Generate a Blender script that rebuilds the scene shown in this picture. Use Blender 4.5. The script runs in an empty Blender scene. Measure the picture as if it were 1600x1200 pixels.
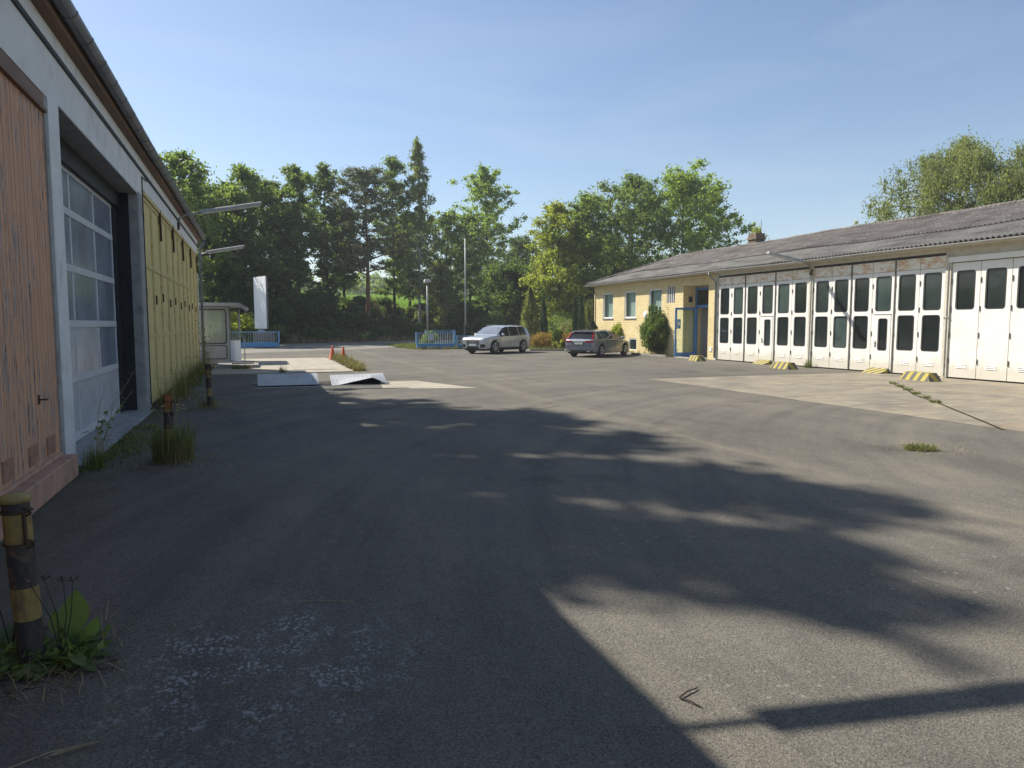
import bpy, bmesh, math, random
import numpy as np
from mathutils import Vector, Matrix
R_ = math.radians
PI = math.pi
scene = bpy.context.scene
COL = scene.collection
random.seed(7)

# ------------------------------------------------------------------ camera
F_PX, CAM_H = 1109.0, 1.8
YAW = math.atan(400 / F_PX)
PITCH = math.atan(94 / F_PX)
cam_d = bpy.data.cameras.new("camera")
cam_d.sensor_width = 36
cam_d.lens = 36 * F_PX / 1600
cam_d.clip_start = 0.05
cam_d.clip_end = 3000
cam = bpy.data.objects.new("camera", cam_d)
COL.objects.link(cam)
fwd = Vector((math.sin(YAW) * math.cos(PITCH), math.cos(YAW) * math.cos(PITCH), -math.sin(PITCH)))
cam.location = (0, 0, CAM_H)
cam.rotation_euler = fwd.to_track_quat('-Z', 'Y').to_euler()
scene.camera = cam

def at(px, Y):
    """ground X on the bearing of a photo column at depth Y"""
    u = (px - 800) / F_PX
    dx = math.sin(YAW) * math.cos(PITCH) + math.cos(YAW) * u
    dy = math.cos(YAW) * math.cos(PITCH) - math.sin(YAW) * u
    return dx / dy * Y

# ------------------------------------------------------------------ light
SUN = Vector((-1.0, 1.2, 1.5)).normalized()
elev = math.asin(SUN.z)
azim = math.atan2(SUN.x, SUN.y)
world = bpy.data.worlds.new("World")
scene.world = world
world.use_nodes = True
nt = world.node_tree
sky = nt.nodes.new("ShaderNodeTexSky")
sky.sky_type = 'NISHITA'
sky.sun_disc = False
sky.sun_elevation = elev
sky.sun_rotation = azim
sky.air_density = 1.0
sky.dust_density = 0.7
sky.ozone_density = 1.6
sky.altitude = 200
bg = nt.nodes["Background"]
bg.inputs[1].default_value = 0.088
tc = nt.nodes.new("ShaderNodeTexCoord")
mp = nt.nodes.new("ShaderNodeMapping"); mp.inputs['Rotation'].default_value = (0, R_(18), R_(25)); mp.inputs['Scale'].default_value = (1.2, 3.0, 9.0)
nt.links.new(tc.outputs['Generated'], mp.inputs[0])
nz = nt.nodes.new("ShaderNodeTexNoise"); nz.inputs['Scale'].default_value = 1.6; nz.inputs['Detail'].default_value = 6; nz.inputs['Distortion'].default_value = .6
nt.links.new(mp.outputs[0], nz.inputs['Vector'])
cr = nt.nodes.new("ShaderNodeValToRGB"); cr.color_ramp.elements[0].position = .50; cr.color_ramp.elements[0].color = (0, 0, 0, 1); cr.color_ramp.elements[1].position = .80; cr.color_ramp.elements[1].color = (.10, .10, .10, 1)
nt.links.new(nz.outputs[0], cr.inputs[0])
cm = nt.nodes.new("ShaderNodeMix"); cm.data_type = 'RGBA'; cm.inputs[7].default_value = (6.5, 7.0, 7.6, 1)
nt.links.new(cr.outputs[0], cm.inputs[0]); nt.links.new(sky.outputs[0], cm.inputs[6]); nt.links.new(cm.outputs[2], bg.inputs[0])
sl = bpy.data.lights.new("sun", 'SUN')
sl.energy = 4.6
sl.angle = R_(0.55)
sl.color = (1.0, 0.94, 0.84)
so = bpy.data.objects.new("sun", sl)
COL.objects.link(so)
so.rotation_euler = SUN.to_track_quat('Z', 'Y').to_euler()
so.location = (-30, 45, 60)
scene.view_settings.view_transform = 'Standard'
scene.view_settings.look = 'None'
scene.view_settings.exposure = 0.75
scene.view_settings.gamma = 1

# ------------------------------------------------------------------ materials
def newmat(name):
    m = bpy.data.materials.new(name)
    m.use_nodes = True
    return m, m.node_tree, m.node_tree.nodes["Principled BSDF"]

def N(t, kind, **kw):
    n = t.nodes.new(kind)
    for k, v in kw.items():
        if k == 'ins':
            for a, b in v.items():
                n.inputs[a].default_value = b
        else:
            setattr(n, k, v)
    return n

def ramp(t, fac, stops):
    r = t.nodes.new("ShaderNodeValToRGB")
    els = r.color_ramp.elements
    while len(els) < len(stops):
        els.new(0.5)
    for e, (p, c) in zip(els, stops):
        e.position = p
        e.color = (*c, 1) if len(c) == 3 else c
    t.links.new(fac, r.inputs[0])
    return r

def mixc(t, fac, a, b, mode='MIX'):
    m = t.nodes.new("ShaderNodeMix")
    m.data_type = 'RGBA'
    m.blend_type = mode
    for sock, val in ((m.inputs[0], fac), (m.inputs[6], a), (m.inputs[7], b)):
        if hasattr(val, 'is_output') or hasattr(val, 'links'):
            t.links.new(val, sock)
        elif isinstance(val, (int, float)):
            sock.default_value = val
        else:
            sock.default_value = (*val, 1)
    return m.outputs[2]

def mth(t, op, a, b=None, clamp=False):
    m = t.nodes.new("ShaderNodeMath")
    m.operation = op
    m.use_clamp = clamp
    for i, v in enumerate((a, b)):
        if v is None: continue
        if hasattr(v, 'links'): t.links.new(v, m.inputs[i])
        else: m.inputs[i].default_value = v
    return m.outputs[0]

def noise(t, vec, scale, detail=4, rough=0.55):
    n = N(t, "ShaderNodeTexNoise", ins={'Scale': scale, 'Detail': detail, 'Roughness': rough})
    if vec is not None: t.links.new(vec, n.inputs['Vector'])
    return n.outputs[0]

def objco(t):
    return N(t, "ShaderNodeTexCoord").outputs['Object']

def scaled(t, vec, s):
    m = N(t, "ShaderNodeVectorMath", operation='MULTIPLY')
    t.links.new(vec, m.inputs[0])
    m.inputs[1].default_value = s
    return m.outputs[0]

def bump(t, p, h, strength, dist=0.01):
    b = N(t, "ShaderNodeBump", ins={'Strength': strength, 'Distance': dist})
    t.links.new(h, b.inputs['Height'])
    t.links.new(b.outputs[0], p.inputs['Normal'])

def pm(name, c, c2=None, scale=3.0, rough=0.6, metal=0.0, bmp=0.0, bscale=60, stretch=(1, 1, 1), lo=0.35, hi=0.7, dirt=None, dscale=8, damt=0.5, spec=0.5):
    """general painted / weathered surface"""
    m, t, p = newmat(name)
    p.inputs['Roughness'].default_value = rough
    p.inputs['Metallic'].default_value = metal
    p.inputs['Specular IOR Level'].default_value = spec
    co = scaled(t, objco(t), stretch)
    col = None
    if c2 is None:
        c2 = tuple(x * 0.86 for x in c)
    r = ramp(t, noise(t, co, scale), [(lo, c), (hi, c2)])
    col = r.outputs[0]
    if dirt:
        f = ramp(t, noise(t, co, dscale, 6, 0.65), [(0.52, (0, 0, 0)), (0.68, (damt,) * 3)])
        col = mixc(t, f.outputs[0], col, dirt)
    if name == 'cream_white_paint':
        s = N(t, 'ShaderNodeSeparateXYZ'); t.links.new(objco(t), s.inputs[0])
        zz = mth(t, 'ADD', s.outputs[2], mth(t, 'MULTIPLY', noise(t, scaled(t, objco(t), (1, 3, .6)), 2.5, 5, .7), -.7))
        fr = ramp(t, zz, [(0, (.42, .42, .42)), (.10, (.22, .22, .22)), (.32, (0, 0, 0))])
        col = mixc(t, fr.outputs[0], col, (.42, .35, .22))
        st = ramp(t, noise(t, scaled(t, objco(t), (1, 9, .35)), 2.2, 5, .7), [(.60, (0, 0, 0)), (.72, (.28, .28, .28))])
        col = mixc(t, st.outputs[0], col, (.55, .48, .34))
    t.links.new(col, p.inputs['Base Color'])
    if bmp:
        bump(t, p, noise(t, co, bscale, 3), bmp)
    return m

M = {}
M['white_wall'] = pm('white_render', (.78, .77, .74), (.70, .69, .66), 2.0, .85, bmp=.25, bscale=45, dirt=(.36, .35, .33), dscale=2.2, damt=.35)
M['conc_post'] = pm('bare_concrete', (.37, .365, .35), (.27, .265, .25), 3.5, .9, bmp=.4, bscale=30, dirt=(.12, .115, .105), dscale=5)
M['fascia'] = pm('brown_board', (.24, .15, .10), (.17, .105, .075), 4, .75, stretch=(1, .2, 1))
M['gutter'] = pm('zinc', (.24, .25, .26), (.17, .175, .18), 2.2, .5, .35, dirt=(.10, .095, .085), dscale=4)
M['gutter_l'] = pm('pale_zinc', (.50, .49, .46), (.38, .37, .34), 3, .45, .35)
M['black'] = pm('black_rubber', (.016, .016, .018), (.024, .024, .025), 8, .6)
M['dark_metal'] = pm('dark_metal', (.06, .06, .065), (.04, .038, .038), 6, .5, .4)
M['alu_white'] = pm('white_aluminium', (.62, .63, .64), (.56, .57, .58), 3, .4, dirt=(.4, .4, .38), dscale=6, damt=.3)
M['panel_white'] = pm('pale_door_panel', (.50, .51, .52), (.44, .45, .47), 2, .45, dirt=(.3, .3, .29), dscale=4, damt=.4)
M['iron'] = pm('rusty_iron', (.085, .05, .032), (.05, .034, .026), 12, .8, .3, bmp=.3)
M['door_white'] = pm('cream_white_paint', (.82, .805, .75), (.77, .75, .68), 1.6, .42, bmp=.04, bscale=20, dirt=(.66, .60, .48), dscale=2.4, damt=.3)
M['beige'] = pm('beige_paint', (.62, .58, .48), (.54, .50, .40), 2.4, .6, bmp=.1, dirt=(.34, .29, .21), dscale=5, damt=.5)
M['post_dark'] = pm('weathered_rail', (.17, .15, .125), (.10, .085, .07), 8, .7, .2)
M['blue'] = pm('blue_door_paint', (.075, .225, .50), (.06, .19, .43), 4, .45)
M['gate_blue'] = pm('faded_blue_paint', (.17, .36, .56), (.13, .29, .47), 5, .55, dirt=(.16, .14, .12), dscale=14, damt=.5)
M['gate_beam'] = pm('blue_beam_paint', (.07, .27, .55), (.06, .23, .47), 4, .5, dirt=(.12, .11, .10), dscale=11, damt=.5)
M['gate_bar'] = pm('pale_bar_paint', (.42, .50, .56), (.30, .38, .46), 6, .55)
M['win_frame'] = pm('white_window_frame', (.78, .78, .78), (.72, .72, .71), 3, .4)
M['curtain'] = pm('net_curtain', (.62, .66, .62), (.46, .52, .48), 9, .9, stretch=(6, 6, .3))
M['plaster'] = pm('interior_plaster', (.50, .50, .53), (.46, .46, .48), 1, .9)
M['concrete'] = pm('pale_concrete', (.40, .36, .285), (.31, .275, .21), 1.1, .9, bmp=.3, bscale=40, dirt=(.19, .165, .13), dscale=2.3, damt=.7)
M['kerb'] = pm('kerb_stone', (.30, .29, .27), (.2, .19, .18), 5, .9, bmp=.4)
M['pole'] = pm('galvanised_pole', (.36, .37, .37), (.27, .28, .28), 3, .5, .4)
M['sign'] = pm('white_sign_panel', (.92, .92, .92), (.88, .88, .88), .8, .45)
M['sign_side'] = pm('sign_edge_shade', (.22, .20, .21), (.16, .15, .16), 3, .5)  # shade on the sign's narrow edge is put into this dark colour
M['kiosk'] = pm('kiosk_panel', (.25, .255, .26), (.215, .22, .225), 2, .55, dirt=(.26, .26, .25), dscale=5, damt=.4)
M['orange'] = pm('cone_orange', (.72, .13, .03), (.6, .11, .035), 9, .6)
M['trunk'] = pm('bark', (.085, .068, .052), (.045, .037, .03), 6, .95, bmp=.8, bscale=14, stretch=(1, 1, .3))
M['trunk_pine'] = pm('pine_bark', (.27, .12, .06), (.12, .06, .04), 3, .95, bmp=.8, bscale=14, stretch=(1, 1, .3))
M['trunk_birch'] = pm('birch_bark', (.5, .49, .46), (.12, .11, .10), 3.5, .9, lo=.5, hi=.62, stretch=(1, 1, 3))
M['wood_twig'] = pm('dry_twig', (.05, .036, .026), (.03, .024, .02), 20, .9)
M['straw'] = pm('dry_stalk', (.40, .33, .19), (.28, .22, .12), 20, .9)
M['deadleaf'] = pm('dead_leaf', (.12, .075, .045), (.08, .055, .04), 20, .9)
M['chrome'] = pm('bright_trim', (.6, .6, .61), (.55, .55, .56), 5, .2, .9)
M['tyre'] = pm('tyre_rubber', (.018, .018, .018), (.03, .03, .03), 9, .85)
M['plate'] = pm('number_plate', (.72, .72, .70), (.66, .66, .64), 6, .4)
M['lamp_red'] = pm('tail_light_red', (.36, .012, .014), (.26, .008, .01), 6, .15)
M['lamp_clear'] = pm('headlight_glass', (.62, .66, .70), (.40, .43, .46), 14, .1)
M['brick_dark'] = pm('sooty_brick', (.24, .18, .125), (.13, .095, .07), 6, .9, bmp=.6, bscale=20)
M['stone_mat'] = pm('dark_mat', (.03, .028, .026), (.04, .036, .03), 20, .95)
M['red_box'] = pm('red_plastic', (.42, .05, .05), (.36, .045, .045), 4, .5)
M['lamp_alu'] = pm('lamp_housing', (.46, .45, .42), (.30, .28, .25), 5, .5, .3, stretch=(1, 3, 1))
M['lamp_tray'] = pm('lamp_diffuser', (.60, .59, .55), (.45, .43, .38), 6, .4)

def car_paint(name, c):
    m, t, p = newmat(name)
    p.inputs['Base Color'].default_value = (*c, 1)
    p.inputs['Metallic'].default_value = .30
    p.inputs['Roughness'].default_value = .34
    p.inputs['Coat Weight'].default_value = 1
    p.inputs['Coat Roughness'].default_value = .05
    f = ramp(t, noise(t, objco(t), 3), [(.3, c), (.7, tuple(x * .93 for x in c))])
    t.links.new(f.outputs[0], p.inputs['Base Color'])
    return m
M['suv_paint'] = car_paint('silver_paint', (.50, .515, .53))
M['wagon_paint'] = car_paint('grey_blue_paint', (.20, .215, .265))

def glass_dark(name, c, r=.06):
    m, t, p = newmat(name)
    f = ramp(t, noise(t, objco(t), 1.3), [(.3, c), (.7, tuple(x * 1.7 for x in c))])
    oi = N(t, "ShaderNodeObjectInfo")
    k = ramp(t, oi.outputs['Random'], [(0, (.5, .5, .5)), (.7, (1.2, 1.2, 1.2)), (1, (3.2, 3.4, 3.2))])
    t.links.new(mixc(t, 1, f.outputs[0], k.outputs[0], 'MULTIPLY') if name == 'dark_garage_glass' else f.outputs[0], p.inputs['Base Color'])
    p.inputs['Roughness'].default_value = r
    p.inputs['Specular IOR Level'].default_value = .42
    bump(t, p, noise(t, objco(t), 2.5, 2), .05, .02)
    return m
M['garage_glass'] = glass_dark('dark_garage_glass', (.014, .019, .019))
M['car_glass'] = glass_dark('car_glass', (.012, .014, .017), .03)
M['windscreen'] = glass_dark('windscreen_glass', (.15, .17, .19), .03); M['windscreen'].node_tree.nodes['Principled BSDF'].inputs['Specular IOR Level'].default_value = 1.0; M['windscreen'].node_tree.nodes['Principled BSDF'].inputs['Coat Weight'].default_value = .8  # pale base colour stands in for bright sky reflected in the windscreen
M['acrylic'] = glass_dark('reflection_toned_acrylic', (.17, .19, .225), .16)  # base colour raised to paint in the grey-blue reflection of the panes
M['acrylic_pale'] = glass_dark('whitened_acrylic', (.36, .36, .365), .3)

def clear_glass(name, tint=(.9, .95, .93), dust=0.0):
    m, t, p = newmat(name)
    t.nodes.remove(p)
    out = [n for n in t.nodes if n.type == 'OUTPUT_MATERIAL'][0]
    tr = N(t, "ShaderNodeBsdfTransparent"); tr.inputs[0].default_value = (*tint, 1)
    gl = N(t, "ShaderNodeBsdfGlossy", ins={'Roughness': .03})
    lw = N(t, "ShaderNodeLayerWeight", ins={'Blend': .5})
    fr = N(t, "ShaderNodeMath", operation='MULTIPLY_ADD')
    t.links.new(mth(t, 'POWER', lw.outputs['Facing'], 3.5), fr.inputs[0]); fr.inputs[1].default_value = .7; fr.inputs[2].default_value = .035
    mx = N(t, "ShaderNodeMixShader")
    t.links.new(fr.outputs[0], mx.inputs[0]); t.links.new(tr.outputs[0], mx.inputs[1]); t.links.new(gl.outputs[0], mx.inputs[2])
    if dust:
        df = N(t, "ShaderNodeBsdfDiffuse"); df.inputs[0].default_value = (.46, .50, .42, 1)
        m2 = N(t, "ShaderNodeMixShader"); m2.inputs[0].default_value = dust
        t.links.new(mx.outputs[0], m2.inputs[1]); t.links.new(df.outputs[0], m2.inputs[2]); mx = m2
    t.links.new(mx.outputs[0], out.inputs[0])
    return m
M['glass'] = clear_glass('clear_glass')
M['glass_dusty'] = clear_glass('kiosk_glass', (.86, .90, .88), .38)

def brick_mat():
    m, t, p = newmat('yellow_brick')
    s = N(t, "ShaderNodeSeparateXYZ"); t.links.new(objco(t), s.inputs[0])
    c = N(t, "ShaderNodeCombineXYZ")
    t.links.new(mth(t, 'ADD', s.outputs[0], s.outputs[1]), c.inputs[0])
    t.links.new(s.outputs[2], c.inputs[1])
    b = N(t, "ShaderNodeTexBrick", ins={'Scale': 1.0, 'Mortar Size': .007, 'Mortar Smooth': .2, 'Brick Width': .36, 'Row Height': .118,
          'Color1': (.74, .61, .33, 1), 'Color2': (.68, .545, .28, 1), 'Mortar': (.40, .325, .18, 1), 'Bias': -.2})
    t.links.new(c.outputs[0], b.inputs['Vector'])
    f = ramp(t, noise(t, objco(t), 1.2, 5), [(.35, (1, 1, 1)), (.75, (.84, .82, .76))])
    t.links.new(mixc(t, 1.0, b.outputs[0], f.outputs[0], 'MULTIPLY'), p.inputs['Base Color'])
    p.inputs['Roughness'].default_value = .8
    bump(t, p, mth(t, 'SUBTRACT', 1.0, b.outputs[1]), .35, .01)
    return m
M['yellow_brick'] = brick_mat()

def rust_panel():
    m, t, p = newmat('rusting_white_panel')
    co = objco(t)
    n1 = noise(t, scaled(t, co, (1, 1.0, 2.2)), 1.7, 5, .6)
    r1 = ramp(t, n1, [(.46, (0, 0, 0)), (.56, (1, 1, 1))])
    n2 = noise(t, scaled(t, co, (1, 1.2, 5)), 5, 6, .7)
    r2 = ramp(t, n2, [(.40, (0, 0, 0)), (.56, (1, 1, 1))])
    f = mth(t, 'MULTIPLY', r1.outputs[0], r2.outputs[0])
    rc = ramp(t, noise(t, co, 9, 4), [(.35, (.55, .22, .07)), (.65, (.68, .46, .20))])
    base = ramp(t, noise(t, scaled(t, co, (1, .5, 9)), 3, 4), [(.45, (.86, .83, .74)), (.8, (.74, .67, .50))])
    t.links.new(mixc(t, f, base.outputs[0], rc.outputs[0]), p.inputs['Base Color'])
    p.inputs['Roughness'].default_value = .65
    return m
M['rust_panel'] = rust_panel()

def orange_boards():
    m, t, p = newmat('peeling_orange_boards')
    co = objco(t)
    s = N(t, "ShaderNodeSeparateXYZ"); t.links.new(co, s.inputs[0])
    v = mth(t, 'FRACT', mth(t, 'DIVIDE', s.outputs[1], .058))
    groove = ramp(t, v, [(0.0, (1, 1, 1)), (.07, (1, 1, 1)), (.12, (0, 0, 0)), (1, (0, 0, 0))])
    base = ramp(t, noise(t, scaled(t, co, (1, 3, .6)), 2.0, 5), [(.3, (.76, .43, .25)), (.72, (.60, .33, .20))])
    # weathering: paint lost down to grey and dark wood in vertical streaks
    peel = ramp(t, noise(t, scaled(t, co, (1, 9, 1.1)), 1.6, 7, .7), [(.52, (0, 0, 0)), (.57, (1, 1, 1))])
    reg = ramp(t, noise(t, co, .7, 3), [(.38, (0, 0, 0)), (.50, (1, 1, 1))])
    pf = mth(t, 'MULTIPLY', peel.outputs[0], reg.outputs[0])
    wood = ramp(t, noise(t, scaled(t, co, (1, 20, 2)), 3, 4), [(.35, (.11, .065, .05)), (.6, (.50, .45, .42))])
    c = mixc(t, pf, base.outputs[0], wood.outputs[0])
    c = mixc(t, groove.outputs[0], c, (.17, .085, .06))
    t.links.new(c, p.inputs['Base Color'])
    p.inputs['Roughness'].default_value = .75
    h = mth(t, 'SUBTRACT', 1.0, groove.outputs[0])
    bump(t, p, mth(t, 'ADD', h, mth(t, 'MULTIPLY', noise(t, scaled(t, co, (1, 12, 1)), 6, 4), .3)), .6, .012)
    return m
M['orange_boards'] = orange_boards()
M['orange_plain'] = pm('orange_sill_paint', (.52, .30, .20), (.40, .24, .17), 5, .8, bmp=.3, dirt=(.16, .12, .10), dscale=7, damt=.6)
M['yellow_door'] = pm('mustard_door_paint', (.70, .57, .235), (.63, .51, .21), .7, .6, dirt=(.30, .22, .09), dscale=1.6, damt=.4, stretch=(1, 1, .8), bmp=.08, bscale=8)
M['yellow_bar'] = pm('mustard_bar_paint', (.70, .575, .25), (.52, .42, .19), 4, .6, dirt=(.12, .08, .04), dscale=9, damt=.6)

def asphalt():
    m, t, p = newmat('worn_asphalt')
    co = objco(t)
    s = N(t, "ShaderNodeSeparateXYZ"); t.links.new(co, s.inputs[0])
    X, Y = s.outputs[0], s.outputs[1]
    big = ramp(t, noise(t, co, .16, 5, .6), [(.3, (.120, .113, .098)), (.5, (.146, .137, .118)), (.7, (.170, .157, .133))])
    mid = ramp(t, noise(t, scaled(t, co, (1, .45, 1)), .9, 5, .65), [(.3, (.80, .80, .81)), (.7, (1.14, 1.12, 1.08))])
    c = mixc(t, 1.0, big.outputs[0], mid.outputs[0], 'MULTIPLY')
    # driving wear: long pale smears running with the yard
    smear = ramp(t, noise(t, scaled(t, co, (.55, .07, 1)), 1.6, 4, .6), [(.5, (0, 0, 0)), (.72, (.40, .40, .40))])
    c = mixc(t, smear.outputs[0], c, (.205, .178, .142))
    # faint arcs where lorries have swung round in front of the garages
    ax = mth(t, 'SUBTRACT', X, 17.0); ay = mth(t, 'SUBTRACT', Y, 1.0)
    rr = mth(t, 'SQRT', mth(t, 'ADD', mth(t, 'MULTIPLY', ax, ax), mth(t, 'MULTIPLY', ay, ay)))
    av = N(t, "ShaderNodeCombineXYZ"); t.links.new(mth(t, 'MULTIPLY', rr, 1.7), av.inputs[0]); t.links.new(mth(t, 'MULTIPLY', mth(t, 'ARCTAN2', ay, ax), 1.3), av.inputs[1])
    arc = ramp(t, noise(t, av.outputs[0], 1.0, 5, .65), [(.36, (.80, .80, .81)), (.5, (1, 1, 1)), (.68, (1.22, 1.19, 1.12))])
    c = mixc(t, .8, c, arc.outputs[0], 'MULTIPLY')
    # aggregate
    fine = N(t, "ShaderNodeTexVoronoi", ins={'Scale': 125.0}); t.links.new(co, fine.inputs['Vector'])
    ag = ramp(t, fine.outputs['Color'], [(.1, (.55, .55, .55)), (.5, (.95, .95, .95)), (.93, (1.35, 1.32, 1.26))])
    c = mixc(t, .85, c, ag.outputs[0], 'MULTIPLY')
    mid2 = ramp(t, noise(t, co, 7, 5, .7), [(.32, (.80, .80, .80)), (.68, (1.16, 1.16, 1.16))])
    c = mixc(t, .4, c, mid2.outputs[0], 'MULTIPLY')
    stain = ramp(t, noise(t, co, .42, 4, .62), [(.60, (1, 1, 1)), (.68, (.76, .76, .77))])
    c = mixc(t, 1, c, stain.outputs[0], 'MULTIPLY')
    fine2 = ramp(t, noise(t, co, 62, 4, .75), [(.3, (.62, .62, .62)), (.7, (1.36, 1.36, 1.34))])
    c = mixc(t, .9, c, fine2.outputs[0], 'MULTIPLY')
    # old pale seam beside the wheel track
    sx = mth(t, 'ADD', X, mth(t, 'MULTIPLY', noise(t, co, .5, 3), .5))
    d = mth(t, 'ABSOLUTE', mth(t, 'SUBTRACT', sx, 6.72))
    seam = ramp(t, d, [(0, (.36, .36, .36)), (.04, (.28, .28, .28)), (.14, (.1, .1, .1)), (.40, (0, 0, 0))])
    sn = ramp(t, noise(t, co, 1.5, 4), [(.35, (.2, .2, .2)), (.6, (1, 1, 1))])
    c = mixc(t, mth(t, 'MULTIPLY', seam.outputs[0], sn.outputs[0]), c, (.27, .225, .16))
    # fine cracks
    w = N(t, "ShaderNodeVectorMath", operation='ADD'); t.links.new(co, w.inputs[0])
    nn = N(t, "ShaderNodeTexNoise", ins={'Scale': 1.2, 'Detail': 4}); t.links.new(co, nn.inputs['Vector'])
    t.links.new(scaled(t, nn.outputs['Color'], (1.1, 1.1, 0)), w.inputs[1])
    vo = N(t, "ShaderNodeTexVoronoi", feature='DISTANCE_TO_EDGE', ins={'Scale': .17}); t.links.new(w.outputs[0], vo.inputs['Vector'])
    ck = ramp(t, vo.outputs[0], [(0, (.9, .9, .9)), (.0018, (.55, .55, .55)), (.005, (0, 0, 0))])
    msk = ramp(t, noise(t, co, .23, 2), [(.55, (0, 0, 0)), (.66, (.6, .6, .6))])
    c = mixc(t, mth(t, 'MULTIPLY', ck.outputs[0], msk.outputs[0]), c, (.035, .032, .028))
    # pale lichen crust in front of the first post
    lx = mth(t, 'SUBTRACT', X, -.02); ly = mth(t, 'SUBTRACT', Y, 3.9)
    dd = mth(t, 'SQRT', mth(t, 'ADD', mth(t, 'MULTIPLY', lx, lx), mth(t, 'MULTIPLY', mth(t, 'MULTIPLY', ly, ly), .8)))
    lm = ramp(t, dd, [(0, (1, 1, 1)), (.45, (.8, .8, .8)), (1.0, (0, 0, 0))])
    lv = N(t, "ShaderNodeTexVoronoi", ins={'Scale': 62.0}); t.links.new(scaled(t, co, (1, .8, 1)), lv.inputs['Vector'])
    lvs = N(t, "ShaderNodeSeparateXYZ"); t.links.new(lv.outputs['Color'], lvs.inputs[0])
    ln = ramp(t, lvs.outputs[0], [(.70, (0, 0, 0)), (.78, (.75, .75, .75))])
    ln2 = ramp(t, noise(t, co, 3.2, 4, .7), [(.44, (0, 0, 0)), (.60, (1, 1, 1))])
    c = mixc(t, mth(t, 'MULTIPLY', mth(t, 'MULTIPLY', lm.outputs[0], ln.outputs[0]), ln2.outputs[0]), c, (.42, .43, .43))
    # scattered pale spots and grit
    vs = N(t, "ShaderNodeTexVoronoi", voronoi_dimensions='2D', ins={'Scale': 3.2, 'Randomness': 1.0}); t.links.new(co, vs.inputs['Vector'])
    spot = ramp(t, vs.outputs['Distance'], [(0, (.8, .8, .8)), (.045, (.5, .5, .5)), (.065, (0, 0, 0))])
    smk = ramp(t, noise(t, co, .45, 2), [(.50, (0, 0, 0)), (.62, (1, 1, 1))])
    px_ = mth(t, 'SUBTRACT', X, 2.35); py_ = mth(t, 'SUBTRACT', Y, 2.75)
    pd = mth(t, 'SQRT', mth(t, 'ADD', mth(t, 'MULTIPLY', px_, px_), mth(t, 'MULTIPLY', mth(t, 'MULTIPLY', py_, py_), 2.0)))
    pm_ = ramp(t, pd, [(.3, (1, 1, 1)), (.95, (0, 0, 0))])
    vs2 = N(t, "ShaderNodeTexVoronoi", voronoi_dimensions='2D', ins={'Scale': 7.0}); t.links.new(co, vs2.inputs['Vector'])
    sp2 = ramp(t, vs2.outputs['Distance'], [(.04, (.5, .5, .5)), (.07, (.4, .4, .4)), (.10, (0, 0, 0))])
    c = mixc(t, mth(t, 'MULTIPLY', sp2.outputs[0], pm_.outputs[0]), c, (.26, .26, .22))
    c = mixc(t, mth(t, 'MULTIPLY', spot.outputs[0], smk.outputs[0]), c, (.27, .25, .22))
    # mossy dirt gathered against the left-hand wall
    wm = ramp(t, mth(t, 'ADD', X, mth(t, 'MULTIPLY', noise(t, co, 1.3, 4), 1.6)), [(-0.0, (1, 1, 1)), (.0, (1, 1, 1)), (1.0, (0, 0, 0))])
    wmx = mth(t, 'ADD', mth(t, 'MULTIPLY', X, 1.0), 2.2)
    wf = mth(t, 'SUBTRACT', 1.0, mth(t, 'DIVIDE', mth(t, 'ADD', wmx, mth(t, 'MULTIPLY', mth(t, 'SUBTRACT', noise(t, co, 1.7, 5, .7), .5), 2.2)), .8), True)
    c = mixc(t, mth(t, 'MULTIPLY', wf, .75), c, (.085, .078, .045))
    t.links.new(c, p.inputs['Base Color'])
    p.inputs['Roughness'].default_value = .86
    p.inputs['Specular IOR Level'].default_value = .22
    hsum = mth(t, 'ADD', mth(t, 'MULTIPLY', fine.outputs['Distance'], .9), noise(t, co, 55, 4, .7))
    bump(t, p, hsum, .55, .006)
    return m
M['asphalt'] = asphalt()

def slab_mat():
    m, t, p = newmat('stained_concrete_slab')
    co = objco(t)
    base = ramp(t, noise(t, co, .5, 5, .65), [(.3, (.335, .285, .20)), (.5, (.28, .245, .185)), (.72, (.19, .172, .14))])
    st = ramp(t, noise(t, scaled(t, co, (.45, 1.5, 1)), 2.3, 8, .75), [(.36, (.66, .66, .67)), (.62, (1.1, 1.08, 1.0))])
    c = mixc(t, 1, base.outputs[0], st.outputs[0], 'MULTIPLY')
    rust = ramp(t, noise(t, scaled(t, co, (.6, 1.6, 1)), .9, 4), [(.58, (0, 0, 0)), (.72, (.55, .55, .55))])
    c = mixc(t, rust.outputs[0], c, (.30, .165, .08))
    oil = ramp(t, noise(t, co, .55, 5, .7), [(.50, (0, 0, 0)), (.64, (.7, .7, .7))])
    c = mixc(t, oil.outputs[0], c, (.135, .12, .10))
    f = ramp(t, noise(t, co, 30, 4, .75), [(.3, (.78, .78, .78)), (.7, (1.16, 1.16, 1.16))])
    c = mixc(t, .9, c, f.outputs[0], 'MULTIPLY')
    t.links.new(c, p.inputs['Base Color'])
    p.inputs['Roughness'].default_value = .9
    bump(t, p, noise(t, co, 50, 4), .3, .006)
    return m
M['slab'] = slab_mat()

def road_mat():
    m, t, p = newmat('pale_road')
    co = objco(t)
    base = ramp(t, noise(t, scaled(t, co, (.4, 1, 1)), .35, 5, .6), [(.3, (.25, .228, .19)), (.7, (.185, .172, .15))])
    f = ramp(t, noise(t, co, 14, 4, .75), [(.3, (.85, .85, .85)), (.7, (1.1, 1.1, 1.1))])
    t.links.new(mixc(t, 1, base.outputs[0], f.outputs[0], 'MULTIPLY'), p.inputs['Base Color'])
    p.inputs['Roughness'].default_value = .9
    return m
M['road'] = road_mat()

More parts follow.
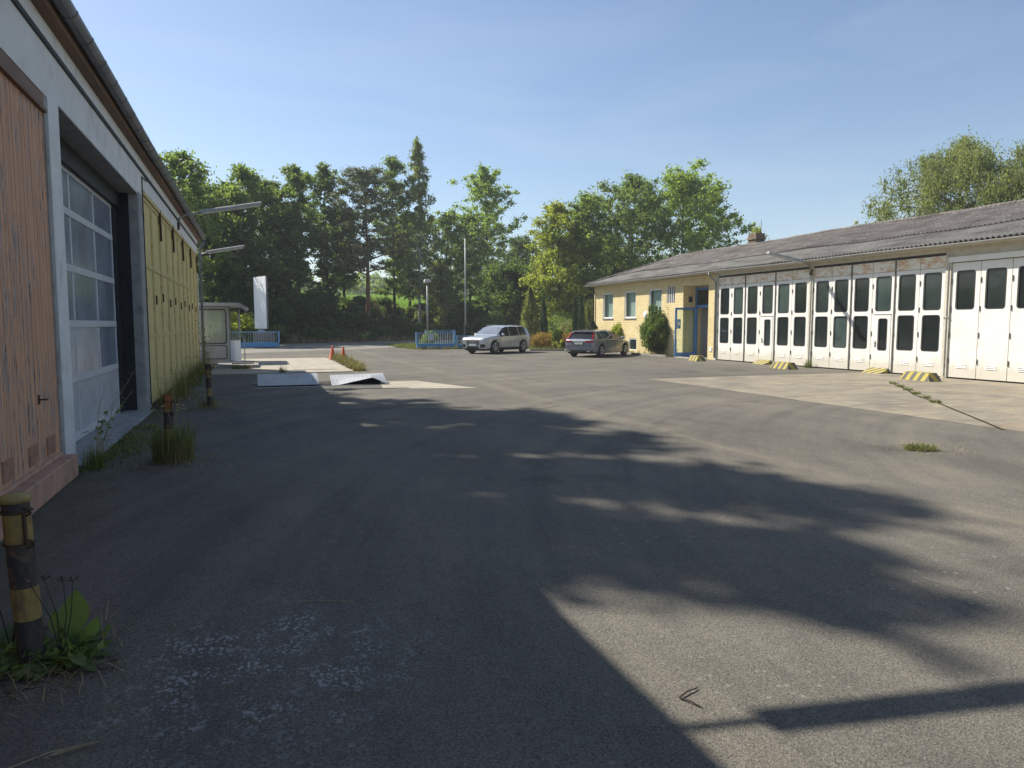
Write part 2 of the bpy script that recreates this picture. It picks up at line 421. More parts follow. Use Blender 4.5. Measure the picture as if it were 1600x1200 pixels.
def soil_mat(name, a, b, c_, sc=.6):
    m, t, p = newmat(name)
    co = objco(t)
    r = ramp(t, noise(t, co, sc, 6, .65), [(.32, a), (.52, b), (.7, c_)])
    f = ramp(t, noise(t, co, 9, 5, .75), [(.3, (.6, .6, .6)), (.7, (1.3, 1.3, 1.3))])
    t.links.new(mixc(t, 1, r.outputs[0], f.outputs[0], 'MULTIPLY'), p.inputs['Base Color'])
    p.inputs['Roughness'].default_value = 1.0
    p.inputs['Specular IOR Level'].default_value = 0.0
    bump(t, p, noise(t, co, 6, 6, .7), .7, .1)
    return m
M['ground'] = soil_mat('meadow_ground', (.07, .095, .03), (.10, .11, .04), (.13, .115, .06))
M['bank'] = soil_mat('bank_soil', (.045, .055, .02), (.062, .056, .03), (.10, .075, .042))
M['field'] = soil_mat('field_grass', (.10, .19, .022), (.12, .21, .025), (.15, .21, .03), .15)
M['bed'] = soil_mat('garden_soil', (.10, .11, .04), (.15, .125, .07), (.20, .165, .10), .9)

def roof_mat(name, a, b, lich, amt):
    m, t, p = newmat(name)
    co = objco(t)
    s = N(t, "ShaderNodeSeparateXYZ"); t.links.new(co, s.inputs[0])
    r = ramp(t, noise(t, co, .9, 6, .65), [(.3, a), (.7, b)])
    sp = ramp(t, noise(t, scaled(t, co, (1.6, .7, 1)), 2.3, 7, .78), [(.53, (0, 0, 0)), (.60, (amt, amt, amt))])
    c = mixc(t, sp.outputs[0], r.outputs[0], lich)
    dk = ramp(t, noise(t, scaled(t, co, (1.4, .35, 1)), 1.5, 5, .7), [(.46, (1, 1, 1)), (.68, (.52, .50, .49))])
    c = mixc(t, 1, c, dk.outputs[0], 'MULTIPLY')
    # valleys of the corrugation painted darker, as shade, so that the waves read
    v = mth(t, 'COSINE', mth(t, 'MULTIPLY', mth(t, 'ADD', s.outputs[1], YS_ROOF), 2 * PI / .177))
    vd = ramp(t, mth(t, 'ADD', mth(t, 'MULTIPLY', v, .5), .5), [(0, (.55, .54, .52)), (.55, (1, 1, 1))])
    c = mixc(t, .8, c, vd.outputs[0], 'MULTIPLY')
    t.links.new(c, p.inputs['Base Color'])
    p.inputs['Roughness'].default_value = .95
    p.inputs['Specular IOR Level'].default_value = .15
    bump(t, p, noise(t, co, 25, 4), .3, .01)
    return m
YS_ROOF = 3.0
M['roof_grey'] = roof_mat('grey_fibre_cement', (.27, .26, .235), (.20, .19, .17), (.32, .31, .27), .6)
M['roof_brown'] = roof_mat('lichened_fibre_cement', (.225, .20, .182), (.165, .147, .135), (.36, .345, .30), .6)

def stripes_mat(name, horizontal_period=None, axis=1, lean=0.0, period=.3, wear=.6, yellow=(.62, .46, .04), dark=(.10, .095, .085), duty=.52, phase=10.0):
    m, t, p = newmat(name)
    co = objco(t)
    s = N(t, "ShaderNodeSeparateXYZ"); t.links.new(co, s.inputs[0])
    u = mth(t, 'ADD', s.outputs[axis], mth(t, 'MULTIPLY', s.outputs[2], lean))
    u = mth(t, 'ADD', u, mth(t, 'MULTIPLY', s.outputs[0], .9 if axis == 1 else 0.0))
    v = mth(t, 'FRACT', mth(t, 'ADD', mth(t, 'DIVIDE', u, period), phase))
    k = mth(t, 'GREATER_THAN', v, duty)
    y = ramp(t, noise(t, co, 7, 5, .7), [(.35, yellow), (.62, tuple(x * .72 for x in yellow))])
    c = mixc(t, k, y.outputs[0], dark)
    wr = ramp(t, noise(t, co, 11, 6, .75), [(.55, (0, 0, 0)), (.64, (wear, wear, wear))])
    c = mixc(t, wr.outputs[0], c, (.24, .21, .16) if axis == 1 else (.17, .10, .055))
    if axis == 2:
        ws = ramp(t, noise(t, scaled(t, co, (1, 1, .35)), 16, 6, .75), [(.46, (0, 0, 0)), (.62, (.7, .7, .7))])
        c = mixc(t, ws.outputs[0], c, (.10, .07, .045))
    t.links.new(c, p.inputs['Base Color'])
    p.inputs['Roughness'].default_value = .75
    bump(t, p, noise(t, co, 20, 5), .3, .01)
    return m
M['hazard'] = stripes_mat('hazard_stripes', period=.31, lean=.2, yellow=(.50, .40, .07))
M['post_stripes'] = stripes_mat('post_bands', axis=2, lean=0, period=.40, wear=.95, yellow=(.36, .245, .075), dark=(.034, .032, .032), duty=.44, phase=10 - .25 / .4)

def leaf_mat(name, a, b, trans=.52, tcol=None):
    a, b = [(c[0] * 1.42, c[1] * 1.27, c[2] * 1.45) for c in (a, b)]
    m, t, p = newmat(name)
    out = [n for n in t.nodes if n.type == 'OUTPUT_MATERIAL'][0]
    g = N(t, "ShaderNodeNewGeometry")
    oi = N(t, "ShaderNodeObjectInfo")
    f = mth(t, 'ADD', mth(t, 'MULTIPLY', g.outputs['Random Per Island'], .55), mth(t, 'MULTIPLY', noise(t, objco(t), .45, 3), .55))
    f = mth(t, 'ADD', f, mth(t, 'MULTIPLY', mth(t, 'SUBTRACT', oi.outputs['Random'], .5), .15))
    r = ramp(t, f, [(.2, a), (.85, b)])
    t.links.new(r.outputs[0], p.inputs['Base Color'])
    p.inputs['Roughness'].default_value = .55
    p.inputs['Specular IOR Level'].default_value = .3
    tl = N(t, "ShaderNodeBsdfTranslucent")
    tc = mixc(t, 1, r.outputs[0], tcol or (1.5, 1.6, .7), 'MULTIPLY')
    t.links.new(tc, tl.inputs[0])
    mx = N(t, "ShaderNodeMixShader"); mx.inputs[0].default_value = trans
    t.links.new(p.outputs[0], mx.inputs[1]); t.links.new(tl.outputs[0], mx.inputs[2])
    t.links.new(mx.outputs[0], out.inputs[0])
    return m
M['leaf_mid'] = leaf_mat('leaf_mid_green', (.075, .125, .036), (.160, .225, .070))
M['leaf_dark'] = leaf_mat('leaf_dark_green', (.052, .090, .030), (.110, .165, .052))
M['leaf_bright'] = leaf_mat('leaf_bright_green', (.105, .180, .036), (.215, .300, .068))
M['leaf_yellow'] = leaf_mat('leaf_yellow_green', (.155, .205, .036), (.28, .32, .07))
M['leaf_pine'] = leaf_mat('pine_needles', (.080, .110, .055), (.155, .185, .095), .22)
M['leaf_birch'] = leaf_mat('birch_leaf', (.100, .140, .050), (.190, .225, .090))
M['leaf_pale'] = leaf_mat('pale_leaf', (.095, .125, .05), (.19, .215, .10))
M['leaf_cyp'] = leaf_mat('cypress_leaf', (.034, .070, .030), (.070, .115, .048), .12)
M['leaf_red'] = leaf_mat('rust_red_leaf', (.16, .17, .035), (.36, .24, .05), .3, (1.3, 1.1, .8))
M['leaf_blue'] = leaf_mat('bluegreen_needles', (.045, .085, .05), (.085, .13, .07), .12)
M['grass'] = leaf_mat('grass_blade', (.060, .095, .022), (.15, .175, .052), .3)
M['grass_dry'] = leaf_mat('dry_grass', (.19, .17, .07), (.33, .28, .14), .3, (1.2, 1.1, .8))

def plate_mat():
    m, t, p = newmat('checker_plate')
    co = objco(t)
    w = N(t, "ShaderNodeTexVoronoi", distance='MANHATTAN', ins={'Scale': 9.0, 'Randomness': 0.0}); t.links.new(co, w.inputs['Vector'])
    r = ramp(t, w.outputs['Distance'], [(.25, (1, 1, 1)), (.42, (0, 0, 0))])
    c = ramp(t, noise(t, co, 3, 4), [(.3, (.46, .47, .475)), (.7, (.36, .37, .375))])
    c2 = mixc(t, mth(t, 'MULTIPLY', r.outputs[0], .95), c.outputs[0], (.17, .18, .185))
    t.links.new(c2, p.inputs['Base Color'])
    p.inputs['Metallic'].default_value = .2
    p.inputs['Roughness'].default_value = .5
    bump(t, p, r.outputs[0], .6, .006)
    return m
M['checker'] = plate_mat()

# ------------------------------------------------------------------ mesh helpers
ORIG = {}

def tag(o, label=None, cat=None, group=None, kind=None):
    if label: o['label'] = label
    if cat: o['category'] = cat
    if group: o['group'] = group
    if kind: o['kind'] = kind
    return o

def thing(name, label, cat, loc=(0, 0, 0), rz=0.0, group=None):
    o = bpy.data.objects.new(name, None)
    o.empty_display_size = .3
    COL.objects.link(o)
    o.location = loc
    o.rotation_euler = (0, 0, rz)
    ORIG[o] = Vector(loc) if rz == 0 else None
    return tag(o, label, cat, group)

class MB:
    def __init__(s): s.v = []; s.f = []; s.m = []
    def add(s, vs, fs, mi=0):
        b = len(s.v); s.v += [tuple(p) for p in vs]; s.f += [tuple(i + b for i in f) for f in fs]; s.m += [mi] * len(fs); return s
    def box(s, x0, x1, y0, y1, z0, z1, mi=0, mat=None):
        vs = [Vector((x, y, z)) for z in (z0, z1) for y in (y0, y1) for x in (x0, x1)]
        if mat is not None: vs = [mat @ p for p in vs]
        return s.add(vs, [(0, 2, 3, 1), (4, 5, 7, 6), (0, 1, 5, 4), (2, 6, 7, 3), (0, 4, 6, 2), (1, 3, 7, 5)], mi)
    def tube(s, path, rad, n=8, caps=True, mi=0):
        path = [Vector(p) for p in path]
        if not hasattr(rad, '__len__'): rad = [rad] * len(path)
        vs = []; fs = []
        up = None
        for i, p in enumerate(path):
            d = (path[min(i + 1, len(path) - 1)] - path[max(i - 1, 0)])
            if d.length < 1e-9: d = Vector((0, 0, 1))
            d.normalize()
            if up is None:
                up = Vector((0, 0, 1)) if abs(d.z) < .9 else Vector((1, 0, 0))
            a = d.cross(up); a.normalize(); b = a.cross(d); up = b
            for k in range(n):
                t = 2 * PI * k / n
                vs.append(p + (a * math.cos(t) + b * math.sin(t)) * rad[i])
        for i in range(len(path) - 1):
            for k in range(n):
                k2 = (k + 1) % n
                fs.append((i * n + k, i * n + k2, (i + 1) * n + k2, (i + 1) * n + k))
        if caps:
            fs.append(tuple(range(n - 1, -1, -1))); fs.append(tuple((len(path) - 1) * n + k for k in range(n)))
        return s.add(vs, fs, mi)
    def prism(s, poly, axis, a, b, mi=0):
        """poly: list of 2D points in the plane normal to axis, swept from a to b"""
        def P(u, w, h):
            return (h, u, w) if axis == 'x' else (u, h, w) if axis == 'y' else (u, w, h)
        n = len(poly)
        vs = [P(u, w, a) for u, w in poly] + [P(u, w, b) for u, w in poly]
        fs = [tuple(range(n)), tuple(range(2 * n - 1, n - 1, -1))]
        fs += [(i, i + n, (i + 1) % n + n, (i + 1) % n) for i in range(n)]
        return s.add(vs, fs, mi)
    def lathe(s, prof, n=16, c=(0, 0, 0), axis='z', mi=0, close=False):
        vs = []; fs = []
        for r, h in prof:
            for k in range(n):
                t = 2 * PI * k / n; u, w = r * math.cos(t), r * math.sin(t)
                vs.append((c[0] + u, c[1] + w, c[2] + h) if axis == 'z' else (c[0] + u, c[1] + h, c[2] + w) if axis == 'y' else (c[0] + h, c[1] + u, c[2] + w))
        m = len(prof)
        for i in range(m if close else m - 1):
            j = (i + 1) % m
            for k in range(n):
                k2 = (k + 1) % n
                fs.append((i * n + k, i * n + k2, j * n + k2, j * n + k))
        return s.add(vs, fs, mi)
    def build(s, name, mats, parent=None, smooth=False, bevel=0.0, fix=True):
        off = ORIG.get(parent) if parent is not None else None
        me = bpy.data.meshes.new(name)
        vs = s.v if off is None else [(p[0] - off[0], p[1] - off[1], p[2] - off[2]) for p in s.v]
        me.from_pydata(vs, [], s.f)
        if not isinstance(mats, (list, tuple)): mats = [mats]
        for m in mats: me.materials.append(m)
        if len(mats) > 1: me.polygons.foreach_set('material_index', s.m)
        if fix:
            bm = bmesh.new(); bm.from_mesh(me)
            bmesh.ops.recalc_face_normals(bm, faces=bm.faces)
            bm.to_mesh(me); bm.free()
        if smooth: me.polygons.foreach_set('use_smooth', [True] * len(me.polygons))
        me.update()
        o = bpy.data.objects.new(name, me)
        COL.objects.link(o)
        if parent is not None:
            o.parent = parent
        ORIG[o] = off
        if bevel:
            b = o.modifiers.new('bevel', 'BEVEL'); b.width = bevel; b.segments = 2; b.limit_method = 'ANGLE'; b.angle_limit = R_(40)
        return o

def copy_tree(o, parent=None):
    c = o.copy(); COL.objects.link(c)
    if parent is not None: c.parent = parent
    for ch in list(o.children): copy_tree(ch, c)
    return c

def smooth_by_angle(o, ang=35):
    me = o.data
    bm = bmesh.new(); bm.from_mesh(me)
    for e in bm.edges:
        if len(e.link_faces) == 2:
            e.smooth = e.calc_face_angle(0) < R_(ang)
    bm.to_mesh(me); bm.free()
    me.polygons.foreach_set('use_smooth', [True] * len(me.polygons))

def sheet(name, pts, z, m, label=None, sub=0):
    mb = MB(); mb.add([(x, y, z) for x, y in pts], [tuple(range(len(pts)))])
    o = mb.build(name, m)
    o['kind'] = 'structure'
    return o
# ------------------------------------------------------------------ setting
def sstep(a, b, x):
    t = max(0.0, min(1.0, (x - a) / (b - a))); return t * t * (3 - 2 * t)
EDX = [-160, -40, -10, 2, 17, 35, 60, 110, 220]
EDY = [-30, 40, 59.5, 67.5, 76.5, 84, 91, 100, 115]
def edge_y(x): return float(np.interp(x, EDX, EDY))
def bank_z(x, y):
    d = (y - edge_y(x)) * .85
    if d <= 0: return 0.0
    w = 1 + .12 * math.sin(x * .21) + .07 * math.sin(x * .53 + 1)
    return 4.0 * w * sstep(0, 10.5, d) + max(0, d - 8) * .062

def terrain(name, ds, m, xs):
    mb = MB(); n = len(ds)
    for x in xs:
        for d in ds:
            y = edge_y(x) + d / .85
            j = .12 * math.sin(x * 1.7 + d * 2.1) * math.sin(x * .9 - d * 1.3) if 0 < d < 11 else 0
            mb.v.append((x, y, bank_z(x, y) + j + (-.02 if d == ds[0] and d < 1 else 0)))
    for i in range(len(xs) - 1):
        for k in range(n - 1):
            mb.f.append((i * n + k, (i + 1) * n + k, (i + 1) * n + k + 1, i * n + k + 1)); mb.m.append(0)
    o = mb.build(name, m, smooth=True); o['kind'] = 'structure'; return o

gs = 900
sheet('ground', [(-gs, -gs), (gs, -gs), (gs, gs), (-gs, gs)], -.06, M['ground'])
sheet('yard', [(-14, -14), (30, -14), (30, 34), (22.4, 35), (20.9, 38.5), (19.4, 43.4), (17.3, 44.3), (16.2, 49.6), (10.5, 49.9), (9.5, 62), (-14, 58)], 0.0, M['asphalt'])
xs_r = [-60, -40, -20, -10, 0, 8, 17, 26, 35, 50, 70, 100]
mb = MB()
for x in xs_r:
    ye = edge_y(x)
    mb.v += [(x, ye - (19 if x < 9 else 11), .005), (x, ye + .2, .005)]
for i in range(len(xs_r) - 1): mb.f.append((2 * i, 2 * i + 2, 2 * i + 3, 2 * i + 1)); mb.m.append(0)
o = mb.build('road', M['road']); o['kind'] = 'structure'
terrain('bank', [0, .5, 1.2, 2, 3, 4, 5, 6, 7, 8, 9, 10, 11], M['bank'], [x * 1.5 - 90 for x in range(150)])
terrain('field', [10.9, 14, 20, 30, 45, 70, 100, 150], M['field'], [x * 6 - 120 for x in range(50)])
sheet('garden_bed', [(20.9, 33.4), (21.55, 33.4), (21.55, 43.7), (34, 43.7), (34, 62), (15.4, 62), (16.2, 49.65), (17.3, 44.3), (19.4, 43.4), (20.75, 38.5)], .03, M['bed'])
_e = [(12.0, 7.9), (21.58, 2.0), (21.58, 20.3), (12.05, 20.3)]; _p = []; _r = random.Random(4)
for (xa, ya), (xb, yb) in zip(_e, _e[1:] + _e[:1]):
    n = int(math.hypot(xb - xa, yb - ya) / .12)
    for k in range(n):
        q = k / n; j = .018 if xa < 21.5 or xb < 21.5 else 0
        _p.append((xa + (xb - xa) * q + _r.gauss(0, j), ya + (yb - ya) * q + _r.gauss(0, j)))
sheet('concrete_apron', _p, .004, M['slab'])
# weighbridge deck, a low concrete table
mb = MB(); mb.box(-1.6, 3.45, 27.0, 38.4, -.1, .035); o = mb.build('scale_deck', M['concrete'], bevel=.01); o['kind'] = 'structure'
sheet('concrete_strip', [(3.3, 19.75), (5.85, 19.0), (4.75, 22.1), (3.6, 22.15)], .004, M['concrete'])
sheet('verge', [(10.5, 50.1), (15.4, 50.1), (15.2, 62), (10.2, 62)], .012, M['bed'])

# kerb between yard and garden
kb = thing('kerb', 'low grey stone kerb edging the garden bed behind the parked cars', 'kerb', (17.3, 44.3, 0))
path = [(16.25, 49.5), (17.3, 44.3), (19.4, 43.4), (20.8, 38.5), (20.95, 33.4)]
mb = MB()
for (xa, ya), (xb, yb) in zip(path[:-1], path[1:]):
    d = Vector((xb - xa, yb - ya, 0)); L = d.length; a = math.atan2(d.y, d.x)
    n = max(1, int(L))
    for i in range(n):
        mt = Matrix.Translation((xa + d.x * i / n, ya + d.y * i / n, 0)) @ Matrix.Rotation(a, 4, 'Z')
        mb.box(.006, L / n - .006, -.06, .06, -.05, .11, mat=mt)
mb.build('kerb_stones', M['kerb'], kb, bevel=.012)

# ------------------------------------------------------------------ building helpers
def wall_cells(y0, y1, z0, z1, ops):
    ys = sorted({y0, y1, *[o[0] for o in ops], *[o[1] for o in ops]})
    out = []
    for a, b in zip(ys[:-1], ys[1:]):
        if b <= y0 or a >= y1: continue
        mid = (a + b) / 2
        cuts = sorted([(o[2], o[3]) for o in ops if o[0] < mid < o[1]])
        z = z0
        for ca, cb in cuts:
            if ca > z: out.append((a, b, z, ca))
            z = max(z, cb)
        if z < z1: out.append((a, b, z, z1))
    return out

def wall_x(mb, xf, xb, y0, y1, z0, z1, ops=()):
    for a, b, za, zb in wall_cells(y0, y1, z0, z1, ops):
        mb.box(min(xf, xb), max(xf, xb), a, b, za, zb)

def rrect(y0, y1, z0, z1, r, n=5):
    pts = []
    for cy, cz, a0 in ((y1 - r, z1 - r, 0), (y0 + r, z1 - r, 90), (y0 + r, z0 + r, 180), (y1 - r, z0 + r, 270)):
        for k in range(n + 1):
            t = R_(a0 + 90 * k / n)
            pts.append((cy + r * math.cos(t), cz + r * math.sin(t)))
    return pts

def holed_panel(mb, x, depth, y0, y1, z0, z1, holes, r=.08, mi=0):
    """vertical panel in the plane X=x with rounded window holes; the reveal goes back by depth"""
    ys = (y0, y1)
    holes = sorted(holes, key=lambda h: h[2])
    cells = []; z = z0
    for i, h in enumerate(holes):
        top = z1 if i == len(holes) - 1 else (h[3] + holes[i + 1][2]) / 2
        cells.append((y0, y1, z, top, h)); z = top
    if not holes:
        mb.box(min(x, x + depth), max(x, x + depth), y0, y1, z0, z1, mi); return
    for a, b, c, d, h in cells:
        inn = rrect(*h, r)
        cy, cz = (h[0] + h[1]) / 2, (h[2] + h[3]) / 2
        outp = []
        k = 6
        n = len(inn)
        for i, (u, w) in enumerate(inn):
            q = i // k; j = i % k
            # corner arcs: first half runs along one side, the last half along the other; the middle hits the corner
            cu = b if q in (0, 3) else a
            cw = d if q in (0, 1) else c
            if j in (2, 3): outp.append((cu, cw))
            elif (q % 2 == 0) == (j < 2): outp.append((cu, w) )
            else: outp.append((u, cw))
        vs = [(x, u, w) for u, w in inn] + [(x, u, w) for u, w in outp] + [(x + depth, u, w) for u, w in inn]
        fs = []
        for i in range(n):
            j = (i + 1) % n
            if outp[i] == outp[j]: fs.append((i, j, n + i))
            else: fs.append((i, j, n + j, n + i))
            fs.append((i, 2 * n + i, 2 * n + j, j))
        mb.add(vs, fs, mi)
    # edges of the panel
    for (ya, yb) in ((y0, y0), (y1, y1)):
        mb.add([(x, ya, z0), (x + depth, ya, z0), (x + depth, ya, z1), (x, ya, z1)], [(0, 1, 2, 3)], mi)
    for zz in (z0, z1):
        mb.add([(x, y0, zz), (x + depth, y0, zz), (x + depth, y1, zz), (x, y1, zz)], [(0, 1, 2, 3)], mi)

def ring_strip(mb, x, h, r, w, mi=0):
    a = rrect(*h, r); hh = (h[0] + w, h[1] - w, h[2] + w, h[3] - w); b = rrect(*hh, max(.01, r - w)); n = len(a)
    mb.add([(x, u, z) for u, z in a] + [(x, u, z) for u, z in b], [(i, (i + 1) % n, n + (i + 1) % n, n + i) for i in range(n)], mi)

# ------------------------------------------------------------------ right-hand building
XF, XB = 21.6, 29.3
YS, YN = 3.0, 43.5
WT = 4.28
rb = thing('garage_building', 'long low building with white folding garage doors, yellow brick office end and corrugated roof', 'building', (XF, YS, 0))
wins = [(40.8, 42.2, 2.15, 3.78), (37.9, 39.3, 2.15, 3.78), (35.0, 36.4, 2.15, 3.80)]
louv = (33.65, 34.5, 2.95, 3.85)
cellar = (37.75, 38.65, .2, .92)
rec = (30.6, 32.86, .0, 3.82)
mb = MB()
wall_x(mb, XF, XF + .3, 30.02, YN, 0, WT, wins + [louv, cellar, rec])
mb.box(XF + .3, XF + 1.15, 32.86, 33.1, 0, WT)              # reveals of the entrance recess
mb.box(XF + .3, XF + 1.15, 30.3, 30.6, 0, WT)
mb.box(XF + .85, XF + 1.15, 30.6, 32.86, 3.72, WT)
mb.box(XF + .3, XB, YN - .3, YN, 0, WT)
mb.build('brick_wall', M['yellow_brick'], rb)
mb = MB(); mb.box(XF + .303, XF + .85, 30.6, 32.86, 3.823, 3.9); mb.build('recess_ceiling', M['white_wall'], rb)
# garage walls: pillars and beam
mb = MB()
bays = [(23.62, 29.78), (17.45, 23.42), (11.25, 17.25), (5.05, 11.05)]
for a, b in ((29.78, 30.02), (23.42, 23.62), (17.25, 17.45), (11.05, 11.25), (YS, 5.05)):
    mb.box(XF - .05, XF + .3, a, b, 0, 4.15)
mb.box(XF - .04, XF + .3, YS, 30.015, 4.15, WT + .06)
mb.box(XF - .035, XF + .28, YS, 17.25, 3.99, 4.149)
mb.build('garage_wall', M['beige'], rb)
mb = MB()
mb.box(XB - .3, XB, YS, YN - .3, 0, WT); mb.box(XF + .3, XB - .3, YS, YS + .3, 0, WT)
mb.box(XF + .35, XB - .3, 29.8, 30.0, 0, WT)
mb.build('rear_wall', M['beige'], rb)
mb = MB(); mb.box(XF + .31, XB - .31, YS + .31, 29.79, -.02, .02); mb.box(XF + .31, XB - .31, 30.61, YN - .31, .0, .03); mb.build('interior_floor', M['kerb'], rb)
mb = MB(); mb.box(25.0, 25.1, 30.0, 33.3, .03, 3.6); mb.box(XF + 1.16, 25.0, 33.1, 33.2, .03, 3.6); mb.box(XF + 1.16, 25.0, 30.02, 30.1, .03, 3.6); mb.build('hall_wall', M['plaster'], rb)
mb = MB(); mb.box(XF + .31, XB - .31, 30.01, YN - .31, WT - .1, WT - .02); mb.build('office_ceiling', M['plaster'], rb)

# beam over the third and fourth bays stands proud
mb = MB(); mb.box(XF - .11, XF - .043, YS, 17.32, 3.80, 3.98); mb.build('door_lintel', M['door_white'], rb, bevel=.01)
mb = MB(); mb.box(XF + .02, XF + .12, 17.45, 29.78, 4.06, 4.149); mb.build('door_track', M['black'], rb)

def leaf_door(ya, yb, kind, wicket=False):
    """one hinged leaf; ya<yb. kind 2: two windows and a rusty head panel; kind 1: one window"""
    g = .012
    y0, y1 = ya + g, yb - g
    w = y1 - y0
    x = XF
    top = 3.66 if kind == 2 else 3.78
    cy = (y0 + y1) / 2; hw = .325 if kind == 2 else .31
    holes = [(cy - hw, cy + hw, 2.28, 3.5)]
    if kind == 2 and not wicket: holes.insert(0, (cy - hw, cy + hw, .88, 2.08))
    mb = MB()
    if wicket:
        wy0, wy1, wt = y0 + .10, y1 - .12, 2.14
        holed_panel(mb, x, .05, y0, y1, wt, top, holes)
        mb.box(x, x + .05, y0, wy0, .05, wt - .001); mb.box(x, x + .05, wy1, y1, .05, wt - .001)
    else:
        holed_panel(mb, x, .05, y0, y1, .05, top, holes)
    leaf = mb.build('door_leaf', M['door_white'], rb)
    def pane(h, parent):
        p = MB(); p.box(x + .03, x + .04, h[0] - .02, h[1] + .02, h[2] - .02, h[3] + .02); p.build('window_pane', M['garage_glass'], parent)
        q = MB(); ring_strip(q, x - .003, (h[0] - .022, h[1] + .022, h[2] - .022, h[3] + .022), .10, .036); q.build('window_seal', M['black'], parent)
    for h in holes: pane(h, leaf)
    if wicket:
        wd = MB(); h = (cy - .2, cy + .2, .84, 2.0); 
        h = (wy0 + .16, wy0 + .16 + .38, .84, 1.98)
        holed_panel(wd, x - .012, .055, wy0 + .008, wy1 - .008, .06, wt - .02, [h], r=.07)
        wo = wd.build('wicket_door', M['door_white'], leaf)
        p = MB(); p.box(x + .02, x + .03, h[0] - .02, h[1] + .02, h[2] - .02, h[3] + .02); p.build('window_pane', M['garage_glass'], leaf)
        q = MB(); ring_strip(q, x - .0155, (h[0] - .02, h[1] + .02, h[2] - .02, h[3] + .02), .085, .034); q.build('window_seal', M['black'], leaf)
        q = MB(); q.tube([(x - .02, wy1 - .1, 1.08), (x - .07, wy1 - .1, 1.08), (x - .07, wy1 - .2, 1.08)], .011, 6); q.box(x - .02, x - .012, wy1 - .125, wy1 - .075, .93, 1.16); q.build('handle', M['iron'], leaf)
        q = MB(); q.box(x - .02, x + .0, y0 + .09, y1 - .1, 2.125, 2.15); q.build('drip_strip', M['post_dark'], leaf)
    # louvred vent low down
    for k in range(3):
        v = MB(); v.prism([(x - .002, .36 + k * .055), (x - .016, .365 + k * .055), (x - .002, .385 + k * .055)], 'y', cy - .17, cy + .17); v.build('vent', M['door_white'], leaf)
    for k in range(3):
        v = MB(); v.box(x - .004, x - .0005, cy - .165, cy + .165, .345 + k * .055, .358 + k * .055); v.build('vent_slot', M['post_dark'], leaf)
    # hinges
    for zz in (.5, 1.35, 2.2, 3.1):
        hb = MB(); hb.tube([(x - .018, y1 - .012, zz), (x - .018, y1 - .012, zz + .17)], .016, 6); hb.build('hinge', M['post_dark'], leaf)
    if kind == 2:
        h = MB(); h.box(x + .004, x + .04, y0, y1, 3.675, 4.055); h.build('head_panel', M['rust_panel'], rb)
    return leaf
for bi, (a, b) in enumerate(bays):
    kind = 2 if bi < 2 else 1
    n = 6; w = (b - a) / n
    for i in range(n):
        leaf_door(a + w * i, a + w * (i + 1), kind, wicket=(kind == 2 and i == 2))
    mb = MB(); mb.box(XF + .055, XF + .09, a, b, .0, 4.05 if kind == 2 else 3.79); mb.build('dark_backing', M['black'], rb)  # black sheet painted in for the dark interior behind the leaf gaps
    if kind == 2:
        for i in (2, 4):
            mb = MB(); mb.box(XF - .03, XF - .001, a + w * i - .022, a + w * i + .022, .04, 4.1); mb.build('leaf_rail', M['post_dark'], rb)
# conduits on the pillars
for yy in (23.5, 17.33):
    mb = MB(); mb.tube([(XF - .07, yy, .05), (XF - .07, yy, 4.1)], .014, 6); mb.build('conduit', M['gutter_l'], rb)
mb = MB(); mb.box(XF - .08, XF - .05, 17.26, 17.44, 2.0, 2.03); mb.build('gate_stay', M['gutter_l'], rb)

# office windows
for (a, b, c, d) in wins:
    x = XF + .03
    f = MB(); t_ = .085
    f.box(x, x + .09, a, a + t_, c, d); f.box(x, x + .09, b - t_, b, c, d); f.box(x, x + .09, a + t_, b - t_, c, c + t_); f.box(x, x + .09, a + t_, b - t_, d - t_, d)
    fo = f.build('window', M['win_frame'], rb, bevel=.008)
    p = MB(); p.box(x + .05, x + .056, a + t_, b - t_, c + t_, d - t_); p.build('pane', M['glass'], fo)
    cu = MB(); n = 26; vs = []; y_ = [a + t_ + (b - a - 2 * t_) * k / n for k in range(n + 1)]
    for zz in (c + .06, d - .06):
        for k, yy in enumerate(y_): vs.append((x + .22 + .025 * math.sin(k * 1.9), yy, zz))
    cu.add(vs, [(k, k + 1, n + k + 2, n + k + 1) for k in range(n)]); cu.build('curtain', M['curtain'], fo, smooth=True)
    s = MB(); s.box(XF - .06, XF + .03, a - .04, b + .04, c - .05, c - .002); s.build('sill', M['conc_post'], fo)
a, b, c, d = louv
f = MB()
for k in range(5): f.box(XF + .02, XF + .07, a + .0 + k * .2, a + .055 + k * .2, c, d)
fo = f.build('louvre_window', M['win_frame'], rb)
p = MB(); p.box(XF + .21, XF + .22, a, b, c, d); p.build('pane', M['garage_glass'], fo)
a, b, c, d = cellar
f = MB(); f.box(XF + .02, XF + .08, a, b, d - .06, d); f.box(XF + .02, XF + .08, a, b, c, c + .06); f.box(XF + .02, XF + .08, a, a + .06, c + .06, d - .06); f.box(XF + .02, XF + .08, b - .06, b, c + .06, d - .06)
fo = f.build('cellar_window', M['win_frame'], rb)
p = MB(); p.box(XF + .05, XF + .06, a + .06, b - .06, c + .06, d - .06); p.build('pane', M['garage_glass'], fo)

# entrance
x = XF + .85
f = MB(); f.box(x - .1, x, 32.74, 32.86, .03, 3.72); f.box(x - .1, x, 30.6, 30.72, .03, 3.72); f.box(x - .1, x, 30.72, 32.74, 3.6, 3.72); f.box(x - .1, x, 30.72, 32.74, 2.66, 2.80)
f.box(x - .095, x, 31.5, 31.6, .03, 2.66)
ef = f.build('entrance_frame', M['blue'], rb, bevel=.008)
p = MB(); p.box(x - .06, x - .05, 30.72, 32.74, 2.80, 3.6); p.build('transom_pane', M['garage_glass'], ef)
